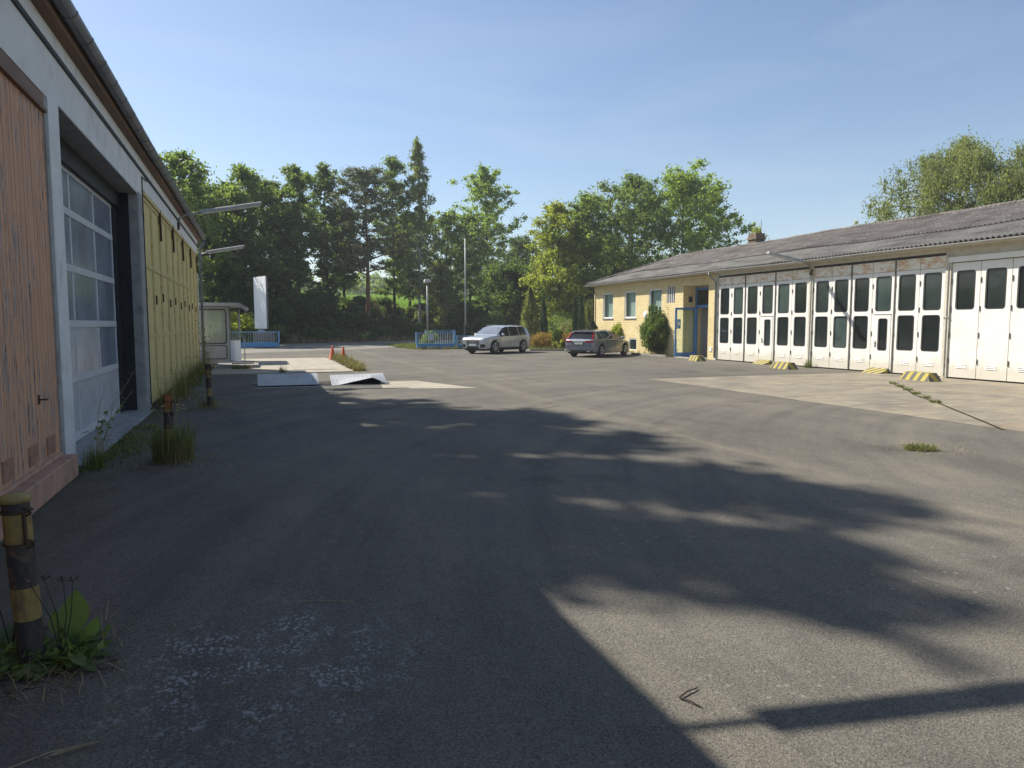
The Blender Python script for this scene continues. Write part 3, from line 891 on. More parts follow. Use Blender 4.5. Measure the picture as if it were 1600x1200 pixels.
# open leaf, swung out into the yard
L = 1.22; t_ = .11
mt = Matrix.Translation((x - .1, 32.74, 0)) @ Matrix.Rotation(R_(172), 4, 'Z')
f = MB()
f.box(0, t_, -.03, .03, .05, 2.66, mat=mt); f.box(L - t_, L, -.03, .03, .05, 2.66, mat=mt); f.box(t_, L - t_, -.03, .03, 2.55, 2.66, mat=mt); f.box(t_, L - t_, -.03, .03, .05, .27, mat=mt)
dl = f.build('glass_door', M['blue'], rb, bevel=.006)
p = MB(); p.box(t_, L - t_, -.004, .004, .27, 2.55, mat=mt); p.build('pane', M['glass'], dl)
p = MB(); p.box(L - .10, L - .04, .03, .075, 1.0, 1.5, mat=mt); p.build('handle', M['chrome'], dl)
p = MB(); p.box(L - .33, L - .13, .006, .010, 1.55, 2.05, mat=mt); p.build('door_sticker', M['gate_blue'], dl)
p = MB(); p.box(L - .29, L - .17, .0105, .0125, 1.72, 1.9, mat=mt); p.build('sticker_mark', M['sign'], dl)
mt = Matrix.Translation((x, 31.62, 0)) @ Matrix.Rotation(R_(28), 4, 'Z')
f = MB()
f.box(0, t_, -.03, .03, .05, 2.64, mat=mt); f.box(.9 - t_, .9, -.03, .03, .05, 2.64, mat=mt); f.box(t_, .9 - t_, -.03, .03, 2.53, 2.64, mat=mt); f.box(t_, .9 - t_, -.03, .03, .05, .25, mat=mt)
d2 = f.build('glass_door', M['blue'], rb)
p = MB(); p.box(t_, .9 - t_, -.004, .004, .25, 2.53, mat=mt); p.build('pane', M['glass'], d2)
p = MB(); p.box(XF + .33, XF + .5, 32.75, 32.858, 2.95, 3.25); p.box(XF + .36, XF + .47, 32.7, 32.75, 2.98, 3.1); p.build('wall_lantern', M['black'], rb)
p = MB(); p.box(XF - .03, XF - .002, 30.22, 30.42, .42, .62); p.build('meter_box', M['win_frame'], rb)
p = MB(); p.lathe([(0, -.05), (.17, -.045), (.20, 0)], 16, (XF - .01, 36.75, 2.35), 'x'); p.build('wall_disc', M['sign'], rb, smooth=True)
p = MB(); p.box(XF - .55, XF - .02, 30.7, 32.8, -.02, .04); p.build('door_step', M['conc_post'], rb, bevel=.01)

# roof: corrugated sheets, hipped at the far end
EX, EZ = 21.12, 4.42
RX = 25.45; SL = math.tan(R_(20.5)); RZ = EZ + (RX - EX) * SL
RY0, RY1 = 2.6, 43.95
PIT, AMP = .177, .034
def roof_sheet(name, xa, xb, dz, m):
    mb = MB(); n = int((RY1 - RY0) / (PIT / 8)); rows = 4
    for k in range(n + 1):
        y = RY0 + (RY1 - RY0) * k / n
        xt = min(xb, EX + max(0, RY1 - y) * 1.02)
        wv = AMP * math.cos(2 * PI * y / PIT)
        sag = .03 * math.sin(y * .55) + .02 * math.sin(y * 1.3 + 1)
        for r in range(rows):
            x = xa + (max(xt, xa) - xa) * r / (rows - 1)
            jj = .02 * (math.sin(math.floor(y / 1.05) * 7.3) if r == 0 else 0)
            mb.v.append((x + jj * .6, y, EZ + (x - EX) * SL + wv + dz + sag * (r / (rows - 1) if xa == EX else 1) ))
    for k in range(n):
        for r in range(rows - 1):
            mb.f.append((k * rows + r, (k + 1) * rows + r, (k + 1) * rows + r + 1, k * rows + r + 1)); mb.m.append(0)
    return mb.build(name, m, rb, smooth=True, fix=False)
roof_sheet('eaves_roof', EX, 22.9, 0.0, M['roof_grey'])
roof_sheet('roof', 22.65, RX, .05, M['roof_brown'])
mb = MB()
mb.add([(EX, RY1, EZ - .05), (29.8, RY1, EZ - .05), (RX, RY1 - 4.3, RZ + .02)], [(0, 1, 2)])
mb.add([(RX, RY0, RZ + .0), (RX, RY1 - 4.3, RZ + .0), (29.8, RY1, EZ - .05), (29.8, RY0, EZ - .05)], [(0, 1, 2, 3)])
mb.add([(XF + .3, YS, WT), (XB, YS, WT), (RX, YS, RZ - .05)], [(0, 1, 2)])
mb.build('rear_roof', M['roof_brown'], rb)
mb = MB()
mb.tube([(RX, y, RZ + .06 + .03 * math.sin(y * .55) + .012 * math.sin(y * 3.1)) for y in np.linspace(RY0, RY1 - 4.3, 60)], .075, 8)
mb.tube([(RX, RY1 - 4.3, RZ + .06), (EX + .05, RY1 - .02, EZ + .06)], .06, 8)
mb.build('ridge_cap', M['roof_brown'], rb)
mb = MB(); mb.box(EX + .06, XF - .0, RY0 + .1, RY1 - .1, EZ - .13, EZ - .10); mb.build('soffit', M['beige'], rb)
def half_gutter(mb, x, z, y0, y1, r, n=8, seg=12, side=1):
    ys = np.linspace(y0, y1, seg + 1); prof = []
    for k in range(n + 1):
        t = PI + PI * k / n; prof.append((x + r * math.cos(t), z + r * math.sin(t)))
    for k in range(n, -1, -1):
        t = PI + PI * k / n; prof.append((x + (r - .008) * math.cos(t), z + (r - .008) * math.sin(t)))
    m_ = len(prof); vs = []; fs = []
    for i, y in enumerate(ys):
        s = .012 * math.sin(y * .7)
        vs += [(u, y, w + s) for u, w in prof]
    for i in range(seg):
        for k in range(m_):
            k2 = (k + 1) % m_
            fs.append((i * m_ + k, i * m_ + k2, (i + 1) * m_ + k2, (i + 1) * m_ + k))
    fs += [tuple(range(m_)), tuple(seg * m_ + k for k in range(m_))]
    mb.add(vs, fs)
mb = MB(); half_gutter(mb, EX - .03, EZ - .05, RY0, RY1, .075, seg=40)
g = mb.build('gutter', M['gutter_l'], rb)
mb = MB(); mb.tube([(EX - .03, 29.9, EZ - .12), (EX - .03, 29.9, EZ - .22), (XF - .09, 29.9, EZ - .55), (XF - .09, 29.9, .12)], .045, 8); mb.build('downpipe', M['pole'], rb, smooth=True)
mb = MB(); mb.tube([(EX - .03, 43.42, EZ - .12), (EX - .03, 43.42, EZ - .2), (XF - .09, 43.42, EZ - .4), (XF - .09, 43.42, .1)], .05, 8); mb.build('downpipe', M['dark_metal'], rb, smooth=True)
# chimney
mb = MB(); cx, cy = 26.15, 32.75
for k in range(9):
    e = .05 if k in (4, 6) else .0
    j = .015 * math.sin(k * 5.1)
    mb.box(cx - .30 - e + j, cx + .30 + e + j, cy - .34 - e, cy + .34 + e - j, 5.7 + k * .118, 5.7 + k * .118 + .104)
mb.box(cx - .25, cx + .25, cy - .29, cy + .29, 5.6, 6.74)
ch = mb.build('chimney', M['brick_dark'], rb, bevel=.012)
for (u, w, h) in ((-.12, .22, .5), (.12, -.2, .75), (.05, -.25, .35)):
    mb = MB(); mb.tube([(cx + u, cy + w, 6.7), (cx + u + .02, cy + w, 6.75 + h)], .012, 5); mb.build('aerial_rod', M['dark_metal'], ch)
for yy, h in ((21.9, .32), (14.0, .2)):
    mb = MB(); mb.tube([(RX, yy, RZ), (RX, yy, RZ + .1 + h)], .012, 5); mb.build('ridge_rod', M['dark_metal'], rb)

# ------------------------------------------------------------------ left-hand building
LX = -2.15; LYN = 32.1; LYS = -6.0; LB = -9.3
lb = thing('workshop_building', 'white workshop in shade with peeling orange door, glazed sectional door and mustard folding doors', 'building', (LX, LYS, 0))
op_o = (2.0, 9.62, .0, 4.36)
op_g = (10.1, 16.25, .0, 4.42)
op_y = (16.95, 31.8, .0, 4.62)
mb = MB()
wall_x(mb, LX, LX - .3, LYS, LYN, 0, 5.2, [op_o, op_g, op_y])
mb.box(LB, LX - .3, LYN - .3, LYN, 0, 5.2); mb.box(LB, LX - .3, LYS, LYS + .3, 0, 5.2); mb.box(LB, LB + .3, LYS + .3, LYN - .3, 0, 5.2)
mb.prism([(LX - .02, 5.2), (LB + .02, 5.2), ((LX + LB) / 2, 6.7)], 'y', LYN - .28, LYN - .02)
mb.prism([(LX - .02, 5.2), (LB + .02, 5.2), ((LX + LB) / 2, 6.7)], 'y', LYS + .02, LYS + .28)
mb.build('wall', M['white_wall'], lb)
mb = MB(); rx = (LX + LB) / 2
mb.add([(-1.93, LYS - .2, 5.32), (-1.93, LYN + .12, 5.32), (rx, LYN + .12, 6.98), (rx, LYS - .2, 6.98), (LB - .25, LYS - .2, 5.32), (LB - .25, LYN + .12, 5.32)], [(0, 1, 2, 3), (3, 2, 5, 4)])
o = mb.build('roof', M['roof_grey'], lb); sd = o.modifiers.new('thick', 'SOLIDIFY'); sd.thickness = .05
mb = MB(); mb.box(LX, -1.99, LYS, LYN + .06, 5.19, 5.31); mb.build('fascia', M['fascia'], lb)
mb = MB(); mb.box(LX, LX + .025, LYS, LYN - .05, 5.0, 5.189); mb.build('wall_band', M['white_wall'], lb)
mb = MB(); mb.box(LX, LX + .03, LYS, LYN - .05, 4.94, 4.998); mb.build('cable_strip', M['black'], lb)
mb = MB(); half_gutter(mb, -1.89, 5.33, LYS - .1, LYN + .1, .095, seg=30)
g = mb.build('gutter', M['gutter'], lb)
y = 3.0
while y < LYN:
    vs = []; mb = MB()
    for yy in (y - .014, y + .014):
        for k in range(9):
            t = PI + PI * k / 8
            vs.append((-1.89 + .0985 * math.cos(t), yy, 5.33 + .0985 * math.sin(t) + .012 * math.sin(y * .7)))
    mb.add(vs, [(k, k + 1, 10 + k, 9 + k) for k in range(8)])
    y += .82
    o = mb.build('gutter_joint', M['gutter'], g); sd = o.modifiers.new('thick', 'SOLIDIFY'); sd.thickness = .006
mb = MB(); mb.tube([(-1.89, LYN + .0, 5.22), (-1.89, LYN, 5.12), (-2.04, LYN - .02, 4.85), (-2.04, LYN - .02, .05)], .055, 10)
mb.build('downpipe', M['gutter'], lb, smooth=True)

# orange board door
a, b, c, d = op_o
mb = MB(); n = int((9.50 - 2.0) / .058)
for k in range(n):
    y0 = round((9.5 - (k + 1) * .058) / .058) * .058
    mb.box(LX - .07, LX - .03 + .002 * math.sin(k * 3.7), max(a, y0 + .004), min(9.5, y0 + .058 - .004), .30, 4.20)
mb.box(LX - .1, LX - .071, a, 9.5, .3, 4.2)
od = mb.build('board_door', M['orange_boards'], lb)
mb = MB(); mb.box(LX - .12, LX - .01, a, 9.5, 4.2, 4.36); mb.box(LX - .03, LX + .02, a, 9.5, 4.16, 4.2); mb.build('head_board', M['fascia'], od)
mb = MB(); mb.box(LX - .12, LX - .01, 9.5, 9.62, 0, 4.36); mb.build('door_post', M['conc_post'], lb)
mb = MB(); mb.box(LX - .12, LX + .12, a, 9.62, 0, .26); mb.box(LX - .1, LX - .0, a, 9.5, .26, .31); mb.build('threshold', M['orange_plain'], lb, bevel=.015)
for yc in (7.62, 8.42, 9.08, 6.8):
    mb = MB(); mb.box(LX - .03, LX - .022, yc - .15, yc + .15, .36, .56)
    for k in range(9): mb.box(LX - .022, LX - .010, yc - .15 + k * .0356, yc - .15 + k * .0356 + .012, .36, .56)
    for k in range(7): mb.box(LX - .022, LX - .013, yc - .15, yc + .15, .36 + k * .031, .37 + k * .031)
    mb.build('vent_grille', M['orange_plain'], od)
mb = MB(); mb.tube([(LX - .03, 8.72, 1.0), (LX + .035, 8.72, 1.0), (LX + .035, 8.80, .995)], .010, 6); mb.box(LX - .03, LX - .018, 8.70, 8.745, .95, 1.05); mb.build('handle', M['iron'], od)

# glazed sectional door
GX = LX - .42
mb = MB()
mb.box(GX + .25, LX - .002, 16.232, 16.249, 0.04, 4.40); mb.box(GX + .085, LX - .002, 10.102, 16.23, 4.402, 4.418)
mb.build('door_jamb', M['conc_post'], lb)
mb = MB(); mb.box(GX - .12, GX + .03, 15.86, 16.23, 0.04, 4.1); mb.box(GX + .03, GX + .249, 16.215, 16.248, .04, 4.40); mb.box(GX - .12, GX + .08, 10.1, 16.248, 4.1, 4.418); mb.build('door_seal', M['black'], lb)
rows = [.10, .97, 1.80, 2.63, 3.46, 4.10]
ys_ = [10.15, 10.75, 12.48, 14.2, 15.86]
mb = MB()
for i, zz in enumerate(rows):
    h = .055 if 0 < i < 5 else .06
    mb.box(GX - .05, GX, ys_[0], ys_[-1], zz - h, zz + h)
for yy in ys_:
    for i in range(5):
        mb.box(GX - .045, GX - .005, max(ys_[0], yy - .032), min(ys_[-1], yy + .032), rows[i] + .06, rows[i + 1] - .06)
sd_ = mb.build('sectional_door', M['alu_white'], lb, bevel=.006)
for i in range(5):
    for k in range(4):
        p = MB(); ya, yb = ys_[k] + .03, ys_[k + 1] - .03
        p.box(GX - .03, GX - .02, ya, yb, rows[i] + .055, rows[i + 1] - .055)
        if i == 0: p.build('door_panel', M['panel_white'], sd_)
        else: p.build('window_pane', M['acrylic_pale'] if (i == 1 and k < 3) else M['acrylic'], sd_)
p = MB(); p.box(GX + .001, GX + .012, 13.95, 14.05, .06, .12); p.build('door_badge', M['black'], sd_)
mb = MB(); mb.box(LX - .55, LX + .12, 10.1, 16.24, -.02, .035); mb.build('door_sill', M['conc_post'], lb, bevel=.01)
mb = MB(); mb.box(LX - .3, LX + .012, 16.252, 16.78, 0, 4.46); mb.build('corner_trim', M['conc_post'], lb)

# mustard folding doors: ten leaves
a, b, c, d = op_y
nl = 10; w = (b - a) / nl
for k in range(nl):
    y0, y1 = a + w * k + .034, a + w * (k + 1) - .034
    mb = MB(); mb.box(LX - .09, LX - .05, y0, y1, .06, 4.52)
    lf = mb.build('folding_leaf', M['yellow_door'], lb)
    mb = MB(); x0, x1 = LX - .05, LX - .02
    mb.box(x0, x1, y0, y0 + .06, .06, 4.52); mb.box(x0, x1, y1 - .06, y1, .06, 4.52)
    ym = (y0 + y1) / 2
    for zz in (.06, 1.50, 3.02, 4.44):
        mb.box(x0, x1 - .004, y0 + .06, y1 - .06, zz, zz + .08)
    mb.build('leaf_rail', M['yellow_bar'], lf, bevel=.004)
    if k % 2 == 0:
        mb = MB()
        for zz in (2.35, 3.95):
            mb = MB(); mb.box(LX - .02, LX + .006, y0 - .03, y0 + .06, zz, zz + .2); mb.build('hinge', M['iron'], lf)
    if k % 2 == 1:
        mb = MB(); mb.box(LX - .02, LX + .02, y1 - .1, y1 + .02, 4.25, 4.62); mb.box(LX - .02, LX + .03, y1 - .06, y1 - .02, 3.85, 4.25); mb.build('roller_hanger', M['iron'], lf)
        mb = MB(); mb.box(LX - .02, LX + .010, y0 + .1, y0 + .16, 2.25, 2.46); mb.build('latch', M['iron'], lf)
mb = MB(); mb.box(LX - .14, LX - .11, a, b, .0, 4.6); mb.build('dark_backing', M['black'], lb)  # black sheet stands in for interior darkness between the folding leaves
mb = MB(); mb.box(LX - .04, LX + .015, a, b, 4.53, 4.615); mb.build('folding_door_track', M['yellow_bar'], lb)
mb = MB(); mb.tube([(LX + .02, 16.78, .1), (LX + .02, 16.78, 4.7), (LX + .02, 16.82, 4.85), (LX + .02, 17.6, 4.9)], .012, 5); mb.build('conduit', M['black'], lb)

# ------------------------------------------------------------------ strip lamps on arms
def strip_lamp(label, base, dirx, rise, arm, length, old=False, drop=.35, group='strip lamps on arms on the two buildings'):
    t = thing('strip_lamp', label, 'outdoor lamp', base, 0, group)
    o = Vector(base); d = Vector((dirx, 0, rise)).normalized()
    p0 = o; p1 = o + Vector((dirx * .06, 0, -drop + .02)); 
    bend = [o + Vector((dirx * .05, 0, -drop)), o + Vector((dirx * .06, 0, -drop * .35)), o + Vector((dirx * .14, 0, -drop * .08)), o + Vector((dirx * .3, 0, .02)), o + Vector((dirx * .3, 0, .02)) + d * (arm - .3)]
    mb = MB(); mb.tube(bend, .03, 8); mb.build('arm', M['pole'], t, smooth=True)
    mb = MB(); mb.box(o.x - .01 if dirx > 0 else o.x - .06, o.x + .06 if dirx > 0 else o.x + .01, o.y - .06, o.y + .06, o.z - drop - .1, o.z - drop + .12); mb.build('wall_bracket', M['iron'], t)
    s = bend[-1] - d * .05; e = s + d * length
    z = Vector((0, 1, 0)); u = d; n = u.cross(z); n = n if n.z > 0 else -n
    mt = Matrix(((u.x, z.x, n.x, s.x), (u.y, z.y, n.y, s.y), (u.z, z.z, n.z, s.z), (0, 0, 0, 1)))
    mb = MB(); prof = [(-.095, 0), (-.085, .05), (-.05, .085), (.05, .085), (.085, .05), (.095, 0)]
    vs = [mt @ Vector((q, p[0], p[1])) for q in (0, length) for p in prof]
    nn = len(prof)
    mb.add(vs, [(i, (i + 1) % nn, nn + (i + 1) % nn, nn + i) for i in range(nn)] + [tuple(range(nn)), tuple(range(nn, 2 * nn))])
    mb.build('lamp_housing', M['lamp_alu'], t)
    mb = MB(); vs = [mt @ Vector((q, p[0], p[1])) for q in (.05, length - .05) for p in [(-.08, -.003), (-.06, -.05), (.06, -.05), (.08, -.003)]]
    mb.add(vs, [(i, (i + 1) % 4, 4 + (i + 1) % 4, 4 + i) for i in range(4)] + [(0, 1, 2, 3), (4, 5, 6, 7)])
    mb.build('lamp_tray' if not old else 'lamp_tray', M['lamp_tray'] if not old else M['fascia'], t)
    return t
strip_lamp('long grey strip lamp reaching out over the gutter beside the mustard doors', (LX, 24.2, 5.12), 1, .2, .7, 1.85)
strip_lamp('lower and shorter strip lamp beyond the downpipe at the end of the workshop', (-2.1, 32.35, 4.72), 1, .2, .35, 1.5, drop=.2)
strip_lamp('strip lamp over the workshop door nearest the camera, seen by its shadow', (LX, 6.7, 5.08), 1, .24, .85, 2.1)
strip_lamp('weathered strip lamp above the pillar between the two windowed garage doors', (XF - .05, 23.5, 4.25), -1, .17, .55, 1.75)
# ------------------------------------------------------------------ posts by the left wall
def bollard(label, x, y, h, tilt=(0, 0), broken=False, rad0=.056):
    t = thing('bollard', label, 'bollard', (x, y, 0), 0, 'striped steel bollards along the workshop')
    r = rad0
    mb = MB(); top = (x + tilt[0], y + tilt[1], h)
    n = 14; path = []; rad = []
    for k in range(n + 1):
        f = k / n
        path.append((x + tilt[0] * f, y + tilt[1] * f, -.03 + (h + .03) * f)); rad.append(r * (1 + .012 * math.sin(k * 2.3)))
    mb.tube(path, rad, 20)
    mb.build('post', M['post_stripes'], t, smooth=False)
    o = [c for c in t.children][-1]; smooth_by_angle(o)
    if not broken:
        mb = MB(); mb.lathe([(0, .022), (r * .9, .018), (r * 1.12, .008), (r * 1.12, -.02), (r, -.02)], 18, top); cp = mb.build('cap', M['post_cap'], t, smooth=True)
    else:
        mb = MB(); mb.lathe([(r * 1.08, .02), (r * 1.1, -.16), (r * 1.02, -.17)], 18, top); mb.build('rusty_sleeve', M['rust_steel'], t, smooth=True)
    for zz in (h - .07, h - .24):
        mb = MB(); f = zz / h; c = (x + tilt[0] * f, y + tilt[1] * f)
        mb.lathe([(r + .004, -.007), (r + .016, 0), (r + .004, .007)], 16, (c[0], c[1], zz))
        mb.tube([(c[0] + r * .7 + .032 * math.cos(a), c[1] - r * .7, zz + .0 + .022 * math.sin(a)) for a in np.linspace(0, 2 * PI, 12)], .006, 5, caps=False)
        mb.build('chain_ring', M['iron'], t, smooth=True)
    c = (x + tilt[0] + r * .78, y + tilt[1] - r * .78)
    mb = MB(); mb.tube([(c[0], c[1], h - .07), (c[0] + .005, c[1] - .005, h - .24)], .009, 6); mb.build('chain_bar', M['iron'], t)
    return t
M['post_cap'] = pm('yellow_cap', (.36, .27, .08), (.22, .17, .07), 12, .7, dirt=(.1, .08, .05), dscale=14)
M['rust_steel'] = pm('orange_rust', (.30, .13, .035), (.15, .065, .03), 10, .9, bmp=.4, bscale=30, dirt=(.06, .03, .02), dscale=9)
bollard('nearest yellow and black bollard with a chain ring and cap, weeds at its foot', -1.165, 4.30, .90, (-.035, -.02), rad0=.064)
bollard('middle bollard with a rusty orange top standing in a big grass tuft', -1.11, 10.25, .86, (.0, .0), broken=True)
bollard('farthest black and yellow bollard beside the end of the mustard doors', -.97, 16.5, .96, (-.01, 0))

# ------------------------------------------------------------------ striped concrete blocks and ramps
def block(label, x, y, L=1.3, rz=0.0, h=.27):
    L *= .94
    t = thing('bumper_block', label, 'bumper block', (x, y, 0), rz, 'striped concrete blocks in front of the pillars'); ORIG[t] = None
    mb = MB(); w0, w1 = .25, .16; l0, l1 = L / 2, L / 2 - .12
    vs = [(-w0, -l0, -.01), (w0, -l0, -.01), (w0, l0, -.01), (-w0, l0, -.01), (-w0 + .02, -l0 + .02, .05), (w0 - .02, -l0 + .02, .05), (w0 - .02, l0 - .02, .05), (-w0 + .02, l0 - .02, .05), (-w1, -l1, h), (w1, -l1, h), (w1, l1, h), (-w1, l1, h)]
    mb.add(vs, [(0, 3, 2, 1), (8, 9, 10, 11)] + [(a + i, a + (i + 1) % 4, a + 4 + (i + 1) % 4, a + 4 + i) for a in (0, 4) for i in range(4)])
    o = mb.build('concrete_body', M['hazard'], t, bevel=.02)
    return t
block('chipped striped block nearest the camera, in front of the last windowed door', 19.95, 16.85, 1.28, R_(-6))
block('striped block in front of the pillar under the right-hand strip lamp', 19.95, 23.1, 1.25, R_(-4))
block('small striped block in front of the blue entrance door', 20.25, 29.55, 1.15, R_(-8), .26)
def ramp_step(label, y):
    t = thing('door_ramp', label, 'ramp', (XF - .02, y, 0), 0, 'striped ramps at the small doors'); ORIG[t] = None
    mb = MB(); mb.add([(-.42, -.42, 0), (-.42, .42, 0), (-.01, -.42, .19), (-.01, .42, .19), (-.01, -.42, -.02), (-.01, .42, -.02), (-.42, -.42, -.02), (-.42, .42, -.02)], [(0, 2, 3, 1), (0, 6, 4, 2), (1, 3, 5, 7), (0, 1, 7, 6), (2, 4, 5, 3), (4, 6, 7, 5)])
    mb.build('ramp_body', M['hazard'], t, bevel=.01)
ramp_step('low striped ramp at the wicket door nearer the camera', 17.45 + 5.97 / 6 * 2.5 + .02)
ramp_step('low striped ramp at the wicket door nearer the brick office', 23.62 + 6.16 / 6 * 2.5)

# ------------------------------------------------------------------ cones, plates, grate
def cone(label, x, y, tilt):
    t = thing('traffic_cone', label, 'traffic cone', (x, y, .0), 0, 'orange traffic cones')
    mb = MB(); mb.lathe([(.02, .70), (.035, .70), (.05, .6), (.15, .05), (.165, .03)], 18, (x, y, 0)); 
    body = mb.build('cone_body', M['orange'], t, smooth=True)
    mb = MB(); mb.box(x - .19, x + .19, y - .19, y + .19, 0, .03); mb.build('cone_foot', M['orange'], t, bevel=.01)
    t.rotation_euler = (0, R_(tilt), .3)
cone('farther faded orange traffic cone by the grass strip', 3.66, 37.3, 3)
cone('nearer orange traffic cone standing in the grass strip', 4.02, 35.6, 1.5)

pl = thing('checker_plate', 'flat bright checker plate lying propped on the scale pit', 'metal plate', (1.0, 21.4, 0), 0, 'aluminium checker plates over the scale pit')
mb = MB(); mt = Matrix.Translation((.02, 21.3, .035)) @ Matrix.Rotation(R_(24), 4, 'X')
mb.box(0, 1.68, 0, .72, 0, .012, mat=mt); mb.build('plate', M['checker'], pl)
mb = MB(); mb.box(.05, 1.62, 21.5, 21.56, 0, .09); mb.build('plate_support_skirt', M['dark_metal'], pl)

pl = thing('checker_plate', 'buckled bright checker plate peaked open on its near edge', 'metal plate', (2.9, 21.5, 0), 0, 'aluminium checker plates over the scale pit')
mb = MB(); nx, ny = 24, 8
for i in range(nx + 1):
    u = i / nx; x = 2.05 + 1.62 * u
    pk = .20 * max(0, 1 - abs(u - .73) / .27 if u > .73 else 1 - ((.73 - u) / .62)) if u > .11 else 0
    pk = max(0, pk) 
    for k in range(ny + 1):
        v = k / ny
        z = .02 + pk * (1 - v) + v * (.23 + .03 * u) 
        z = max(z, .02 + pk * (1 - v) ** 1.0)
        mb.v.append((x + .03 * v, 21.15 + .95 * v, z))
for i in range(nx):
    for k in range(ny):
        a = i * (ny + 1) + k; mb.f.append((a, a + ny + 1, a + ny + 2, a + 1)); mb.m.append(0)
o = mb.build('plate', M['checker'], pl); sd = o.modifiers.new('thick', 'SOLIDIFY'); sd.thickness = .01
mb = MB(); mb.box(2.15, 3.62, 21.95, 22.0, .004, .17); mb.build('plate_support_skirt', M['black'], pl)  # black skirt added to keep the opening under this plate dark
gr = thing('pit_grate', 'dark steel grate and frame between the two checker plates', 'grate', (1.9, 21.8, 0))
mb = MB()
for k in range(16): mb.box(1.66, 2.12, 21.3 + k * .085, 21.3 + k * .085 + .03, .005, .03)
for k in range(6): mb.box(1.66 + k * .08, 1.69 + k * .08, 21.3, 22.6, .006, .027)
mb.build('grate_bars', M['post_dark'], gr)
mb = MB(); mb.box(-.1, 3.75, 21.02, 21.10, .0, .018); mb.box(-.1, 3.75, 22.75, 22.83, .0, .018); mb.build('pit_frame', M['pole'], gr)
sheet('scale_pit', [(0, 21.12), (3.65, 21.12), (3.65, 22.74), (0, 22.74)], .003, M['stone_mat'])

# ------------------------------------------------------------------ blue sliding gates
def gate(name, label, x0, x1, y, h, beam=.34, angle=0, endpost=True, bars=None, posts=(), mat_rail='gate_blue'):
    t = thing(name, label, 'gate', (x0, y, 0), angle); ORIG[t] = None
    L = x1 - x0
    mb = MB(); mb.box(0, L, -.09, .09, .10, .10 + beam); mb.build('bottom_beam', M['gate_beam'], t, bevel=.01)
    mb = MB(); mb.box(0, L, -.03, .03, h - .06, h); mb.build('top_rail', M[mat_rail], t)
    n = int(L / .17)
    mb = MB()
    for k in range(1, n): mb.box(L * k / n - .012, L * k / n + .012, -.012, .012, .10 + beam, h - .06)
    mb.build('bars', M['gate_bar'], t)
    for p in ([0, L] if endpost else []) + list(posts):
        mb = MB(); mb.box(p - .06, p + .06, -.07, .07, .10 + beam + .001, h + .02); mb.build('post', M[mat_rail], t, bevel=.008)
    for p in (L * .2, L * .8):
        mb = MB(); mb.lathe([(0, -.03), (.08, -.03), (.08, .03), (0, .03)], 12, (p, 0, .07), 'y'); mb.build('roller', M['dark_metal'], t)
    return t
gate('sliding_gate', 'blue barred gate beside the kiosk below the white sign', -2.6, 1.62, 55.0, 1.24, .34)
gate('sliding_gate', 'faded blue barred gate left of the silver car, with a white notice', 10.72, 13.5, 49.6, 1.18, .30)
gate('low_gate', 'lower pale blue railing running behind the front of the silver car', 13.6, 17.2, 49.4, .96, .24)
gate('gate_tail', 'blue gate tail frame standing behind the barred gate', 12.0, 14.2, 52.2, 1.32, .1)
nb = thing('notice_board', 'small pale notice hung on the bars of the blue gate', 'notice', (11.75, 49.5, .6))
mb = MB(); mb.box(11.55, 11.95, 49.54, 49.56, .62, 1.06); mb.build('notice_panel', M['gate_bar'], nb); mb = MB(); mb.box(11.6, 11.64, 49.56, 49.6, 1.0, 1.1); mb.box(11.86, 11.9, 49.56, 49.6, 1.0, 1.1); mb.build('hook', M['iron'], nb)

# ------------------------------------------------------------------ sign pylon and its base box
sg = thing('sign_pylon', 'tall blank white advertising pylon behind the blue gate', 'sign', (.40, 57.2, 0))
mt = Matrix.Translation((.40, 57.2, 0)) @ Matrix.Rotation(R_(-67), 4, 'Z')
mb = MB(); mb.box(-1.10, 1.10, 0, .10, 1.43, 5.34, mat=mt); mb.build('sign_panel', M['sign'], sg, bevel=.012)
mb = MB(); mb.box(1.102, 1.13, -.015, .115, 1.42, 5.35, mat=mt); mb.build('side_edge', M['sign_side'], sg)
mb = MB(); mb.box(-1.10, 1.10, -.006, -.001, 4.70, 4.715, mat=mt); mb.build('panel_joint', M['gate_bar'], sg)
mb = MB(); mb.tube([(.43, 57.2, 0), (.43, 57.2, 1.43)], .13, 10); mb.build('foot', M['sign_side'], sg)
mb = MB(); mb.add([(-.05, 56.8, 1.12), (.9, 56.8, 1.12), (.9, 57.6, 1.12), (-.05, 57.6, 1.12), (.43, 57.2, 1.46)], [(0, 1, 4), (1, 2, 4), (2, 3, 4), (3, 0, 4), (0, 3, 2, 1)]); mb.build('foot_cover', M['gate_bar'], sg)
bx = thing('boarded_box', 'grey brown boarded box under the white pylon behind the gate bars', 'box', (.2, 55.8, 0))
mb = MB()
for k in range(9): mb.box(-.15 + k * .17, -.15 + k * .17 + .16, 55.7, 55.76, .3, 1.2)
mb.box(-.15, 1.37, 55.77, 56.5, .0, 1.1); mb.build('boarded_front', M['boards_grey'] if 'boards_grey' in M else pm('grey_boards', (.23, .19, .155), (.15, .13, .115), 5, .85, stretch=(3, 1, .4)), bx)

